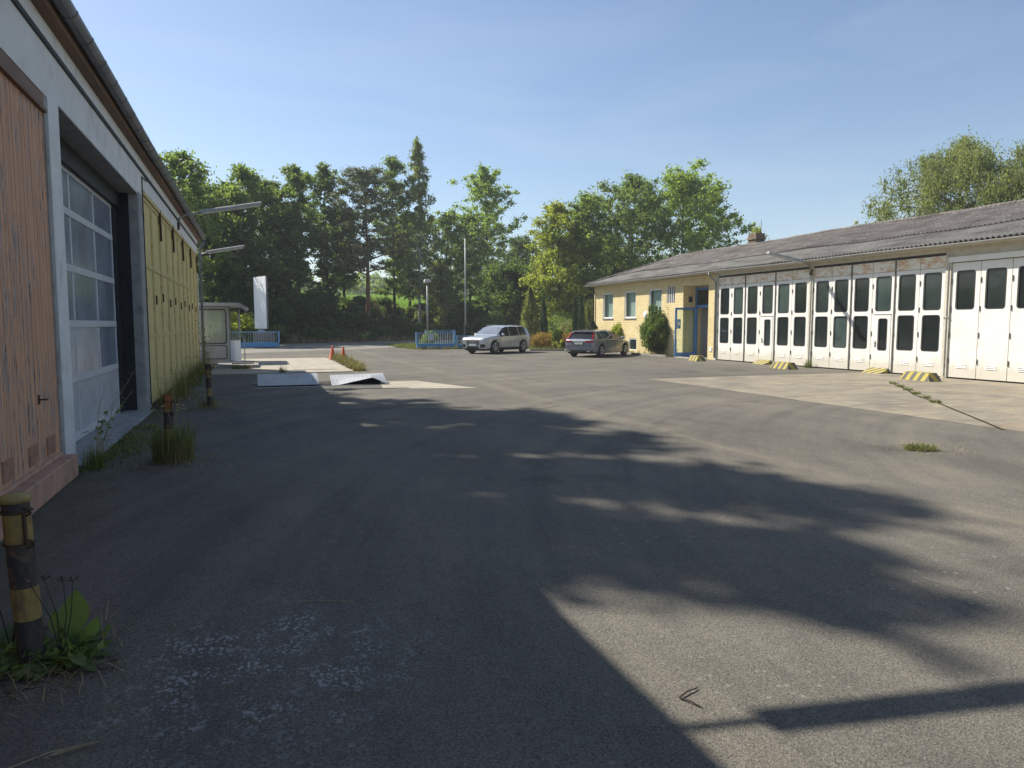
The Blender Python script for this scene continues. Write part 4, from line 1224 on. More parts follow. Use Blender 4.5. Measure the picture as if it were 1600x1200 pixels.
# ------------------------------------------------------------------ street lamp and flagpole
x = at(669, 57.8)
t = thing('street_lamp', 'short street lamp with a pale square head behind the gate', 'street lamp', (x, 57.8, 0))
mb = MB(); mb.tube([(x, 57.8, -.1), (x, 57.8, 5.15)], [.075, .05], 10); mb.build('pole', M['pole'], t, smooth=True)
mb = MB(); mb.add([(x - .2, 57.6, 5.14), (x + .26, 57.6, 5.22), (x + .26, 58.0, 5.22), (x - .2, 58.0, 5.14), (x - .26, 57.55, 5.28), (x + .3, 57.55, 5.3), (x + .3, 58.05, 5.3), (x - .26, 58.05, 5.28), (x - .2, 57.62, 5.46), (x + .22, 57.62, 5.44), (x + .22, 57.98, 5.44), (x - .2, 57.98, 5.46)], [(0, 3, 2, 1), (8, 9, 10, 11)] + [(q + i, q + (i + 1) % 4, q + 4 + (i + 1) % 4, q + 4 + i) for q in (0, 4) for i in range(4)]); mb.build('lamp_head', M['lamp_tray'], t, bevel=.02)
mb = MB(); mb.lathe([(.08, 0), (.085, .25)], 10, (x, 57.8, 1.1)); mb.build('warning_band', M['rust_steel'], t)
mb = MB(); mb.box(x - .13, x, 57.75, 57.85, 3.05, 3.2); mb.build('lamp_box', M['pole'], t)
x = at(728, 50.6)
t = thing('flagpole', 'tall bare grey flagpole beside the silver car', 'flagpole', (x, 50.6, 0))
mb = MB(); mb.tube([(x, 50.6, -.1), (x, 50.6, 3.2), (x, 50.6, 8.0)], [.07, .055, .032], 10); mb.build('pole', M['pole'], t, smooth=True)
mb = MB(); mb.lathe([(0, .05), (.032, .04), (.04, .02), (.03, 0)], 8, (x, 50.6, 8.0)); mb.build('finial', M['pole'], t)
mb = MB(); mb.box(x - .1, x + .1, 50.5, 50.7, -.05, 1.75); mb.build('pole_holder', M['dark_metal'], t, bevel=.01)

# ------------------------------------------------------------------ weigh kiosk
KY = 34.7
kk = thing('kiosk', 'pale grey weigh kiosk with a big round-cornered window beyond the workshop', 'kiosk', (-2.4, KY, 0))
x0, x1, y1 = -4.0, -1.12, KY + 2.6
wh = (-3.75, -1.24, .92, 2.44)
# front is a panel in Y: build as X panel then swap
def front_panel(mb, y, depth, a, b, c, d, holes, r):
    q = MB(); holed_panel(q, y, depth, a, b, c, d, holes, r)
    mb.add([(v[1], v[0], v[2]) for v in q.v], q.f)
def front_ring(y, h, r, w):
    q = MB(); ring_strip(q, y, h, r, w); m = MB(); m.add([(v[1], v[0], v[2]) for v in q.v], q.f); return m
mb = MB(); front_panel(mb, KY, .06, x0, x1, .12, 2.58, [wh], .13)
mb.box(x0, x0 + .06, KY + .06, y1, .12, 2.58)
mb.box(x1 - .06, x1, KY + .06, KY + .35, .12, 2.58); mb.box(x1 - .06, x1, y1 - .4, y1, .12, 2.58); mb.box(x1 - .06, x1, KY + .35, y1 - .4, .12, .9)
mb.box(x0 + .06, x1 - .06, y1 - .06, y1, .12, .95); mb.box(x0 + .06, -3.4, y1 - .06, y1, .95, 2.58); mb.box(-1.5, x1 - .06, y1 - .06, y1, .95, 2.58); mb.box(-3.4, -1.5, y1 - .06, y1, 2.4, 2.58)
mb.build('kiosk_wall', M['kiosk'], kk)
front_ring(KY - .004, (wh[0] - .03, wh[1] + .03, wh[2] - .03, wh[3] + .03), .15, .05).build('window_seal', M['black'], kk)
front_ring(KY - .004, (-3.75, -1.21, .20, .84), .13, .045).build('panel_seal', M['black'], kk)
mb = MB(); mb.box(wh[0] - .02, wh[1] + .02, KY + .025, KY + .031, wh[2] - .02, wh[3] + .02); mb.build('window_pane', M['glass_dusty'], kk)
mb = MB(); mb.box(-3.4, -1.5, y1 - .035, y1 - .03, .95, 2.4); mb.build('window_pane', M['glass_dusty'], kk)
mb = MB(); mb.box(x1 - .035, x1 - .03, KY + .35, y1 - .4, .9, 2.58); mb.build('window_pane', M['glass_dusty'], kk)
mb = MB(); mb.add([(x0 - .2, KY - .55, 2.59), (-.62, KY - .55, 2.59), (-.38, KY - .2, 2.36), (-.38, y1 + .3, 2.36), (-.62, y1 + .5, 2.59), (x0 - .2, y1 + .5, 2.59),
                   (x0 - .2, KY - .55, 2.74), (-.62, KY - .55, 2.74), (-.36, KY - .25, 2.56), (-.36, y1 + .35, 2.56), (-.62, y1 + .5, 2.74), (x0 - .2, y1 + .5, 2.74)],
       [(0, 1, 4, 5), (1, 2, 3, 4), (6, 7, 10, 11), (7, 8, 9, 10), (0, 1, 7, 6), (1, 2, 8, 7), (2, 3, 9, 8), (3, 4, 10, 9), (4, 5, 11, 10), (5, 0, 6, 11)])
mb.build('kiosk_roof', M['kiosk'], kk)
mb = MB(); mb.tube([(-.33, KY - .25, 2.5), (-.33, y1 + .3, 2.5)], .05, 8); mb.build('roof_gutter', M['gutter_l'], kk)
for yy in (KY + .9, y1 + .2):
    mb = MB(); mb.tube([(-.72, yy, .05), (-.72, yy, 2.5)], .03, 8); mb.build('canopy_post', M['pole'], kk)
mb = MB(); mb.box(x0 - .1, -.95, KY - .12, y1 + .1, .0, .119); mb.build('plinth', M['concrete'], kk, bevel=.01)
cb = thing('cabinet', 'small white metal cabinet standing against the kiosk side', 'cabinet', (-.95, KY + .6, .12))
mb = MB(); mb.box(-1.1, -.66, KY + .3, KY + .75, .036, 1.05); mb.build('cabinet_body', M['sign'], cb, bevel=.01); mb = MB(); mb.box(-1.1, -.63, KY + .27, KY + .78, 1.052, 1.09); mb.build('cabinet_lid', M['pole'], cb)
cb = thing('red_machine', 'red plastic machine seen through the kiosk window', 'machine', (-1.75, KY + 1.3, .12))
mb = MB(); mb.box(-1.85, -1.45, KY + 1.1, KY + 1.5, .95, 1.42); mb.build('machine_body', M['red_box'], cb, bevel=.04); mb = MB(); mb.box(-2.05, -1.4, KY + 1.0, KY + 1.7, .12, .93); mb.build('machine_stand', M['kiosk'], cb)
cb = thing('cable_post', 'thin bent grey cable post on the scale island by the kiosk', 'post', (-.05, 32.6, 0))
mb = MB(); mb.tube([(-.45, 32.6, 0), (-.45, 32.6, 1.15), (-.5, 32.6, 1.27), (-.7, 32.6, 1.3)], .022, 6); mb.build('post', M['pole'], cb)
isl = thing('scale_island', 'raised concrete island with a dark ragged edge in front of the kiosk', 'island', (-.6, 31.5, 0))
mb = MB(); mb.add([(-1.5, 30.3, .03), (.12, 30.3, .03), (.18, 33.2, .03), (-1.5, 33.2, .03), (-1.5, 30.35, .16), (.07, 30.35, .16), (.13, 33.15, .16), (-1.5, 33.15, .16)], [(4, 5, 6, 7), (0, 1, 5, 4), (1, 2, 6, 5), (2, 3, 7, 6), (3, 0, 4, 7)])
mb.build('island_top', M['kerb'], isl, bevel=.02)
mb = MB(); mb.box(-.95, -.1, 31.2, 31.9, .161, .19); mb.build('manhole_cover', M['stone_mat'], isl)

# ------------------------------------------------------------------ cars
def car(name, label, loc, heading, S):
    t = thing(name, label, 'car', loc, heading); ORIG[t] = None
    xs = list(np.arange(S['x0'], S['x1'], .05)) + [S['x1']]
    zt = lambda x: float(np.interp(x, *S['zt'])); bl = lambda x: float(np.interp(x, *S['belt'])); wb = lambda x: float(np.interp(x, *S['w']))
    sill = lambda x: float(np.interp(x, *S['sill']))
    R = S['wr'] + .065
    ringpts = []
    for x in xs:
        T, W = zt(x), wb(x); B = min(bl(x), T - .035); k = max(0, min(1, (T - B - .03) / .55))
        z0 = sill(x)
        for xw in S['wheels']:
            dx = abs(x - xw)
            if dx < R: z0 = max(z0, S['wr'] + math.sqrt(R * R - dx * dx) - .0)
        z0 = min(z0, B - .06)
        wr = W * (.97 - .04 * (1 - k)) - S['tumble'] * k
        f = [0, .28, .62, .9]
        ws = [W * .965, W * 1.0, W * 1.005, W * .995]
        pts = [(ws[i], z0 + (B - z0) * f[i]) for i in range(4)]
        pts += [(W * .975, B), (wr, B + (T - B) * (.86 if k > .2 else .55)), (wr * .72, T - .02 * (.4 + k)), (0, T)]
        ringpts.append(pts)
    n = 8
    body = MB(); glass = {}
    def vid(i, side, j): return (xs[i], side * ringpts[i][j][0], ringpts[i][j][1])
    verts = {}
    def V(mb, i, side, j):
        key = (id(mb), i, side if j < 7 else 1, j)
        if key not in verts:
            verts[key] = len(mb.v); mb.v.append(vid(i, side, j))
        return verts[key]
    for i in range(len(xs) - 1):
        xm = (xs[i] + xs[i + 1]) / 2
        for side in (1, -1):
            for j in range(n - 1):
                tgt = body
                if j == 4:
                    for gi, (a, b) in enumerate(S['side_win']):
                        if a < xm < b: tgt = glass.setdefault(('side_window', side, gi), MB())
                if j in (5, 6):
                    if S['ws'][0] < xm < S['ws'][1]: tgt = glass.setdefault(('windscreen', 0, 0), MB())
                    if S['rw'][0] < xm < S['rw'][1]: tgt = glass.setdefault(('rear_window', 0, 0), MB())
                tgt.f.append((V(tgt, i, side, j), V(tgt, i + 1, side, j), V(tgt, i + 1, side, j + 1), V(tgt, i, side, j + 1))); tgt.m.append(0)
    for i in (0, len(xs) - 1):
        loop = [V(body, i, 1, j) for j in range(n)] + [V(body, i, -1, j) for j in range(n - 2, -1, -1)]
        body.f.append(tuple(loop)); body.m.append(0)
    bo = body.build('body', M[S['paint']], t); smooth_by_angle(bo, 32)
    for (nm, side, gi), g in glass.items():
        o = g.build(nm, M['windscreen' if nm == 'windscreen' else 'car_glass'], t, smooth=True)
    # roof rails, dark sills, underside
    mb = MB(); mb.box(S['x0'] + .2, S['x1'] - .2, -.76, .76, .2, S['wr'] * 1.55); mb.build('underbody', M['black'], t)
    tr = MB()
    for s in (1, -1): tr.box(S['wheels'][1] + R, S['wheels'][0] - R, s * (wb(0) * .97) - .015, s * (wb(0) * .97) + .015, S['sz'] - .03, S['sz'] + .05)
    tr.build('sill_trim', M[S.get('trim', 'black')], t)
    rl = MB()
    for s in (1, -1):
        rp = []
        for x in np.linspace(S['rail'][0], S['rail'][1], 14):
            T = zt(x); B = bl(x); k = max(0, min(1, (T - B - .03) / .55)); rp.append((x, s * (wb(x) * .97 - S['tumble'] * k - .04), T - .01))
        rl.tube(rp, .018, 6)
    rl.build('roof_rail', M['chrome'], t)
    wl = MB()
    for s in (1, -1):
        for (a, b) in S['side_win'][:1] and [(S['side_win'][-1][0], S['side_win'][0][1])]:
            rp = [(x, s * (wb(x) * .978 + .004), min(bl(x), zt(x) - .035) + .004) for x in np.linspace(a, b, 16)]
            wl.tube(rp, .012, 5)
    wl.build('window_trim', M['chrome'], t)
    # door gaps
    dg = MB()
    for s in (1, -1):
        for x in S['gaps']:
            B = bl(x); W = wb(x)
            rp = [(x, s * (W * 1.006 + .001), S['sz'] + .08), (x + .02, s * (W * 1.011), (S['sz'] + B) / 2), (x, s * (W * .995 + .003), B - .04)]
            dg.tube(rp, .007, 4)
        for x in S['handles']: pass
    dg.build('door_gap', M['black'], t)
    for s in (1, -1):
        for x in S['handles']:
            h = MB(); h.tube([(x - .1, s * (wb(x) * 1.0 + .006), bl(x) - .13), (x, s * (wb(x) + .03), bl(x) - .125), (x + .1, s * (wb(x) * 1.0 + .006), bl(x) - .13)], .014, 6); h.build('door_handle', M['chrome'], t, smooth=True)
        mx = S['mirror']; m = MB(); 
        m.lathe([(0, -.07), (.06, -.06), (.09, -.01), (.085, .05), (.05, .075), (0, .08)], 10, (mx, s * (wb(mx) + .10), bl(mx) + .11), 'x'); m.tube([(mx, s * (wb(mx) - .04), bl(mx) + .02), (mx, s * (wb(mx) + .08), bl(mx) + .09)], .03, 6)
        m.build('wing_mirror', M[S['paint']], t, smooth=True)
    # wheels
    r = S['wr']
    for xw in S['wheels']:
        for s in (1, -1):
            yc = s * (wb(xw) - .115)
            w = MB(); prof = [(r * .66, -.11), (r * .92, -.115), (r, -.085), (r * 1.005, 0), (r, .085), (r * .92, .115), (r * .66, .11)]
            w.lathe(prof, 28, (xw, yc, r), 'y', close=True)
            wo = w.build('wheel', M['tyre'], t, smooth=True)
            h = MB(); h.lathe([(r * .60, 0.085), (r * .70, .11), (r * .70, .095), (r * .64, .03), (r * .1, .04)] if s > 0 else [(r * .60, -.085), (r * .70, -.11), (r * .70, -.095), (r * .64, -.03), (r * .1, -.04)], 28, (xw, yc, r), 'y')
            ho = h.build('rim_well', M['dark_metal'], wo, smooth=True)
            k = MB(); k.lathe([(r * .62, s * .10), (r * .69, s * .118), (r * .71, s * .10)], 28, (xw, yc, r), 'y')
            k.lathe([(0, s * .105), (.05, s * .105), (.07, s * .08)], 12, (xw, yc, r), 'y')
            for q in range(5):
                for dq in (-.13, .13):
                    a = 2 * PI * q / 5 + dq + .3; a2 = 2 * PI * q / 5 + dq * 1.25 + .3
                    p0 = (xw + .05 * math.cos(a), yc + s * .095, r + .05 * math.sin(a)); p1 = (xw + r * .66 * math.cos(a2), yc + s * .105, r + r * .66 * math.sin(a2))
                    k.tube([p0, p1], [.022, .026], 6)
            k.build('rim', M['chrome'], wo, smooth=True)
    return t, wb, zt, bl

hv = Vector((-2.46, -1.71)); hd = math.atan2(hv.y, hv.x)
fl = Vector((13.56 - .05, 40.6)); # front-left wheel on the ground
u = Vector((math.cos(hd), math.sin(hd))); lft = Vector((-u.y, u.x))
ctr = fl - u * 1.5 - lft * .86
suv, wbf, ztf, blf = car('silver_suv', 'silver estate-type off-roader parked nose towards the blue gate', (ctr.x, ctr.y, 0), hd, dict(
    x0=-2.5, x1=2.5, paint='suv_paint', wr=.385, wheels=(1.5, -1.5), tumble=.20, sz=.33, trim='black',
    zt=([-2.5, -2.47, -2.40, -2.1, -1.85, -1.3, -.4, .2, .5, 1.22, 1.5, 2.1, 2.35, 2.46, 2.5], [.92, 1.02, 1.14, 1.58, 1.68, 1.715, 1.735, 1.71, 1.64, 1.16, 1.125, 1.05, 1.0, .95, .90]),
    belt=([-2.5, -1.5, 1.2, 2.5], [1.10, 1.08, 1.02, .94]), w=([-2.5, -2.42, -2.2, -1.6, 1.7, 2.1, 2.35, 2.46, 2.5], [.78, .86, .93, .965, .965, .94, .88, .80, .74]),
    sill=([-2.5, -2.3, -1.9, 1.9, 2.3, 2.5], [.42, .34, .32, .32, .30, .34]), side_win=[(.02, .98), (-.98, -.06), (-1.86, -1.06)], ws=(.52, 1.2), rw=(-2.38, -2.02), rail=(-1.9, .3), gaps=(1.0, -.02, -1.05), handles=(.2, -.8), mirror=.86))
def on(car_, name, m, build): 
    mb = MB(); build(mb); return mb.build(name, M[m], car_, bevel=0)
on(suv, 'grille', 'black', lambda b: b.prism([(-.44, .82), (-.50, .66), (-.40, .50), (.40, .50), (.50, .66), (.44, .82)], 'x', 2.49, 2.515))
on(suv, 'grille_frame', 'chrome', lambda b: (b.tube([(2.515, y, z) for y, z in [(-.44, .82), (-.50, .66), (-.40, .50), (.40, .50), (.50, .66), (.44, .82), (-.44, .82)]], .016, 6), [b.box(2.51, 2.522, -.45, .45, .535 + k * .055, .55 + k * .055) for k in range(5)]))
on(suv, 'ring_emblem', 'chrome', lambda b: [b.tube([(2.53, -.12 + q * .08 + .05 * math.cos(a), .71 + .05 * math.sin(a)) for a in np.linspace(0, 2 * PI, 14)], .007, 5, caps=False) for q in range(4)])
on(suv, 'number_plate', 'plate', lambda b: b.box(2.522, 2.535, -.26, .26, .50, .61))
for s in (1, -1):
    def strip(b, pts):
        vs = []
        for (x, y, zl, zu) in pts:
            vs += [(x, s * y, zl), (x, s * y, zu), (x - .06, s * (y - .05), zu), (x - .06, s * (y - .05), zl)]
        fs = [(0, 1, 2, 3), tuple(len(vs) - 1 - i for i in range(4))]
        for i in range(len(pts) - 1):
            for q in range(4): fs.append((i * 4 + q, i * 4 + (q + 1) % 4, i * 4 + 4 + (q + 1) % 4, i * 4 + 4 + q))
        b.add(vs, fs)
    on(suv, 'headlight', 'lamp_clear', lambda b: strip(b, [(2.512, .54, .76, .87), (2.512, .745, .775, .885), (2.474, .812, .785, .90), (2.36, .897, .82, .93), (2.26, .918, .86, .94)]))
    on(suv, 'air_intake', 'black', lambda b: strip(b, [(2.512, .56, .38, .58), (2.512, .745, .39, .60), (2.474, .812, .40, .60), (2.40, .868, .42, .56)]))
    on(suv, 'tail_light', 'lamp_red', lambda b: b.box(-2.53, -2.38, s * .55 if s > 0 else -.86, .86 if s > 0 else s * .55, .98, 1.12))
on(suv, 'lower_grille', 'black', lambda b: b.box(2.47, 2.512, -.45, .45, .34, .46))

hv = Vector((2.364, 1.74)); hd = math.atan2(hv.y, hv.x)
u = Vector((math.cos(hd), math.sin(hd))); rgt = Vector((u.y, -u.x))
rr = Vector((17.60, 34.60)); ctr = rr + u * 1.47 - rgt * .83
wag, wbf, ztf, blf = car('grey_estate_car', 'grey blue estate car parked facing away beside the yellow brick wall', (ctr.x, ctr.y, 0), hd, dict(
    x0=-2.46, x1=2.46, paint='wagon_paint', wr=.34, wheels=(1.47, -1.47), tumble=.21, sz=.28,
    zt=([-2.46, -2.43, -2.36, -2.3, -1.92, -1.75, -1.0, -.3, .1, .4, 1.15, 1.5, 2.1, 2.35, 2.43, 2.46], [.80, .90, .97, 1.0, 1.395, 1.42, 1.465, 1.475, 1.45, 1.36, .985, .945, .84, .76, .70, .64]),
    belt=([-2.46, -1.5, 1.2, 2.46], [.97, .965, .90, .72]), w=([-2.46, -2.4, -2.2, -1.6, 1.6, 2.05, 2.3, 2.42, 2.46], [.76, .84, .90, .935, .94, .90, .82, .74, .66]),
    sill=([-2.46, -2.3, -1.9, 1.9, 2.3, 2.46], [.38, .30, .24, .24, .24, .28]), side_win=[(.05, 1.0), (-.95, -.02), (-1.85, -1.02)], ws=(.42, 1.12), rw=(-2.30, -1.96), rail=(-1.8, .2), gaps=(1.0, .02, -.98), handles=(.2, -.78), mirror=.82, trim='wagon_paint'))
on(wag, 'number_plate', 'plate', lambda b: b.box(-2.485, -2.455, -.26, .26, .70, .81))
on(wag, 'tailgate_trim', 'chrome', lambda b: b.box(-2.47, -2.445, -.5, .5, .845, .87))
on(wag, 'plate_recess', 'black', lambda b: b.box(-2.468, -2.45, -.33, .33, .68, .835))
on(wag, 'tailgate_gap', 'black', lambda b: (b.box(-2.466, -2.445, -.80, .80, .615, .63)))
on(wag, 'rear_diffuser', 'black', lambda b: b.box(-2.47, -2.42, -.6, .6, .30, .40))
on(wag, 'roof_spoiler', 'wagon_paint', lambda b: b.add([(-2.06, -.62, 1.385), (-2.06, .62, 1.385), (-1.8, .66, 1.425), (-1.8, -.66, 1.425), (-2.06, -.62, 1.36), (-2.06, .62, 1.36), (-1.8, .66, 1.40), (-1.8, -.66, 1.40)], [(0, 1, 2, 3), (4, 7, 6, 5), (0, 4, 5, 1), (1, 5, 6, 2), (2, 6, 7, 3), (3, 7, 4, 0)]))
for s in (1, -1):
    def tl(b):
        prof = [(-2.0, .68, 1.33), (-2.18, .74, 1.14), (-2.335, .78, .97), (-2.42, .825, .88), (-2.45, .80, .80)]
        vs = []
        for (x, y, z) in prof:
            dy = .05
            vs += [(x - .025, s * (y - .055), z), (x + .03, s * (y + .035), z), (x + .10, s * (y + .035), z - .005), (x + .05, s * (y - .055), z - .03)]
        fs = [(0, 1, 2, 3), (16, 19, 18, 17)]
        for i in range(4):
            for q in range(4): fs.append((i * 4 + q, i * 4 + (q + 1) % 4, i * 4 + 4 + (q + 1) % 4, i * 4 + 4 + q))
        b.add(vs, fs)
        b.box(-2.475, -2.44, s * .40 if s > 0 else -.78, .78 if s > 0 else s * .40, .80, .90)
    on(wag, 'tail_light', 'lamp_red', tl)
    on(wag, 'headlight', 'lamp_clear', lambda b: b.add([(2.44, s * .55, .58), (2.40, s * .55, .68), (2.22, s * .86, .72), (2.22, s * .87, .62), (2.3, s * .5, .58), (2.3, s * .5, .66), (2.1, s * .78, .70), (2.1, s * .78, .62)], [(0, 1, 2, 3), (4, 7, 6, 5), (0, 4, 5, 1), (1, 5, 6, 2), (2, 6, 7, 3), (3, 7, 4, 0)]))
    on(wag, 'exhaust', 'chrome', lambda b: b.box(-2.475, -2.40, s * .6 - .09, s * .6 + .09, .30, .36))

# ------------------------------------------------------------------ small litter on the asphalt
tw = thing('bent_twig', 'bent dark twig lying in a V on the sunlit asphalt', 'twig', (1.95, 2.85, 0))
mb = MB(); mb.tube([(2.01, 2.86, .008), (1.93, 2.835, .014), (1.87, 2.81, .008)], [.003, .0045, .0045], 5); mb.tube([(1.87, 2.81, .008), (1.90, 2.75, .012), (1.92, 2.70, .006)], [.0045, .0045, .003], 5)
mb.build('twig_wood', M['wood_twig'], tw)
st = thing('dry_stalk', 'pale dry grass stalk lying on the shaded asphalt', 'grass stalk', (.6, 4.0, 0))
mb = MB(); mb.tube([(.13, 4.69, .008), (.33, 4.63, .014), (.55, 4.55, .008)], .0022, 4); mb.build('stalk', M['straw'], st)
st = thing('dry_seed_head', 'pale feathery seed head lying at the near left edge of the asphalt', 'grass stalk', (-.9, 2.7, 0))
mb = MB(); P0 = Vector((-1.02, 3.24, .01)); P1 = Vector((-.69, 3.34, .012)); mb.tube([P0, (P0 + P1) / 2 + Vector((0, .02, .008)), P1], .0025, 4)
rnd = random.Random(3)
for k in range(46):
    p = P0.lerp(P1, .45 + .55 * k / 46); d = Vector((rnd.uniform(.6, 1), rnd.uniform(-.7, .7), rnd.uniform(0, .4))).normalized() * rnd.uniform(.012, .035)
    mb.tube([p, p + d], [.0022, .0012], 3)
mb.build('seed_head', M['straw'], st)
# dead leaves and grit: small scattered bits nobody would count
rnd = random.Random(11); mb = MB()
def chip(x, y, s, z=.006):
    a = rnd.uniform(0, 6.28); c, n_ = math.cos(a), math.sin(a); e = rnd.uniform(.35, .7)
    pts = [(-s, 0), (-.3 * s, e * s * .6), (.6 * s, e * s * .5), (s, 0), (.4 * s, -e * s * .6), (-.5 * s, -e * s * .5)]
    lift = [rnd.uniform(0, s * .35) for _ in pts]
    mb.add([(x + u * c - w * n_, y + u * n_ + w * c, z + l) for (u, w), l in zip(pts, lift)], [(0, 1, 2, 3), (0, 3, 4, 5)])
for _ in range(260):
    y = 2.2 + 14 * rnd.random() ** 2; chip(rnd.uniform(-2.0, .2 + .45 * y), y, rnd.uniform(.006, .016))
for _ in range(70):
    a = rnd.uniform(0, 6.28); r = .1 + .28 * rnd.random(); chip(-1.1 + r * math.cos(a), 4.2 + r * .7 * math.sin(a) - .05, rnd.uniform(.015, .04))
for _ in range(160):
    y = rnd.uniform(7, 31); chip(-2.0 + abs(rnd.gauss(0, .3)), y, rnd.uniform(.012, .035))
o = mb.build('dead_leaves', M['deadleaf']); tag(o, 'scattered dead leaves and grit on the asphalt', 'leaf litter', kind='stuff')
# ------------------------------------------------------------------ vegetation
def leaves(name, P, size, m, parent, rng, aspect=.55, up=.35, direction=None, fold=.18):
    """many small folded leaf faces, one quad each"""
    n = len(P)
    if direction is None:
        d = rng.normal(size=(n, 3)); d[:, 2] -= .15
    else:
        d = direction + rng.normal(size=(n, 3)) * .35
    d /= np.linalg.norm(d, axis=1)[:, None] + 1e-9
    nr = rng.normal(size=(n, 3)); nr[:, 2] += up * 1.6
    b = np.cross(d, nr); b /= np.linalg.norm(b, axis=1)[:, None] + 1e-9
    c = np.cross(b, d)
    s = (size * rng.uniform(.65, 1.35, n))[:, None]
    v = np.empty((n, 4, 3))
    v[:, 0] = P - d * s; v[:, 1] = P + b * s * aspect + c * s * fold; v[:, 2] = P + d * s; v[:, 3] = P - b * s * aspect + c * s * fold
    off = ORIG.get(parent)
    if off is not None: v -= np.array(off)
    me = bpy.data.meshes.new(name)
    me.vertices.add(4 * n); me.vertices.foreach_set('co', v.reshape(-1))
    me.loops.add(4 * n); me.loops.foreach_set('vertex_index', np.arange(4 * n, dtype=np.int32))
    me.polygons.add(n); me.polygons.foreach_set('loop_start', np.arange(0, 4 * n, 4, dtype=np.int32))
    me.materials.append(m); me.update(calc_edges=True)
    o = bpy.data.objects.new(name, me); COL.objects.link(o)
    if parent is not None: o.parent = parent
    return o

PROF = dict(
    oval=lambda t: math.sin(PI * min(1, max(0, t)) ** .75) ** .7 * .95 + .08,
    cone=lambda t: (1 - t) ** .8 * .95 + .06,
    dome=lambda t: math.sqrt(max(0, 1 - (t * 1.0) ** 2.4)) * .98 + .05,
    broad=lambda t: (.55 + .45 * math.sin(PI * min(1, t * 1.1))) * (1 if t < .75 else max(.15, (1 - t) / .25)),
    tall=lambda t: min(1, .55 + 1.2 * t) * (1 if t < .5 else max(.12, 1 - ((t - .5) / .52) ** 2.2)),
    slim=lambda t: .55 * math.sin(PI * min(1, t * .9 + .08)) ** .6 + .1)

def tree(label, x, y, H, R, leaf, bark='trunk', base=.25, prof='oval', limbs=26, nleaf=16000, lsize=.16, clump=.75, rise=35, droop=0.0, tr=.18, seed=1, lean=(0, 0), z=None, group=None, name='tree', cat='tree', gaps=.0, flat=.7, core=.35):
    rng = np.random.default_rng(seed); rd = random.Random(seed)
    z0 = bank_z(x, y) if z is None else z
    t = thing(name, label, cat, (x, y, z0), 0, group); ORIG[t] = None
    mb = MB(); path = []; rad = []
    w1, w2 = rd.uniform(0, 6), rd.uniform(0, 6)
    nseg = 12
    def axis(f):
        return Vector((lean[0] * f * H + .10 * math.sin(f * 5 + w1) * f * R * .4, lean[1] * f * H + .10 * math.sin(f * 4 + w2) * f * R * .4, f * H * .97))
    for k in range(nseg + 1):
        f = k / nseg; p = axis(f); 
        if k == 0: p.z = -.3
        path.append(p); rad.append(max(.012, tr * (1 - f) ** .85 * (1.25 if k == 0 else 1)))
    mb.tube(path, rad, 9)
    cl = []
    ph = rd.uniform(0, 6.28)
    for i in range(limbs):
        tt = (i + rd.random() * .8) / limbs
        f = base + (1 - base) * tt * .97
        az = ph + i * 2.39996 + rd.uniform(-.4, .4)
        L = R * PROF[prof](tt) * rd.uniform(.68, 1.12)
        if gaps and rd.random() < gaps: L *= .45
        p = axis(f); el = R_(rise * (.55 + .75 * tt) + rd.uniform(-12, 12))
        d = Vector((math.cos(az) * math.cos(el), math.sin(az) * math.cos(el), math.sin(el)))
        pts = [p]; q = p.copy(); dd = d.copy(); ns = 5
        for k in range(ns):
            dd = (dd + Vector((rd.uniform(-.22, .22), rd.uniform(-.22, .22), rd.uniform(-.12, .16) - droop * (k / ns)))).normalized()
            q = q + dd * L / ns; pts.append(q.copy())
        r0 = max(.012, tr * (1 - f) ** .85 * .5)
        mb.tube(pts, [r0 * (1 - .8 * k / ns) for k in range(ns + 1)], 5, caps=False)
        for k in range(2, ns + 1):
            cl.append((pts[k], clump * rd.uniform(.55, 1.1) * (.8 + .4 * (k == ns))))
        for _ in range(5):
            k = rd.randint(1, ns - 1); a2 = rd.uniform(0, 6.28)
            e = Vector((math.cos(a2), math.sin(a2), rd.uniform(-.2, .7) - droop)).normalized()
            l2 = L * rd.uniform(.25, .5)
            s = pts[k] + e * l2
            mb.tube([pts[k], pts[k] + e * l2 * .5 + Vector((0, 0, .04 * l2)), s], [r0 * .4, r0 * .25, r0 * .1], 4, caps=False)
            cl.append((s, clump * rd.uniform(.55, 1.05)))
    cl.append((axis(1.0), clump * .7)); cl.append((axis(.93), clump * .8))
    mb.build('trunk', M[bark], t, smooth=True, fix=False)
    C = np.array([c for c, _ in cl]); S = np.array([s for _, s in cl])
    pr = S ** 2; pr /= pr.sum()
    idx = rng.choice(len(cl), nleaf, p=pr)
    g = rng.normal(size=(nleaf, 3)); rr = np.linalg.norm(g, axis=1)[:, None]; g /= rr
    rad_ = np.minimum(np.abs(rng.normal(0, .6, nleaf)), 1.15)
    P = C[idx] + g * (S[idx] * rad_)[:, None] * np.array([1, 1, flat])
    dirn = None
    if droop > .25:
        # hanging strands under every clump
        P[:, 2] -= rng.uniform(0, 1, nleaf) ** 1.3 * droop * 1.6 * S[idx]
        dirn = np.tile(np.array([0, 0, -1.0]), (nleaf, 1))
    keep = P[:, 2] > .2
    o = leaves('crown', P[keep], lsize, M[leaf], t, rng, direction=None if dirn is None else dirn[keep])
    return t

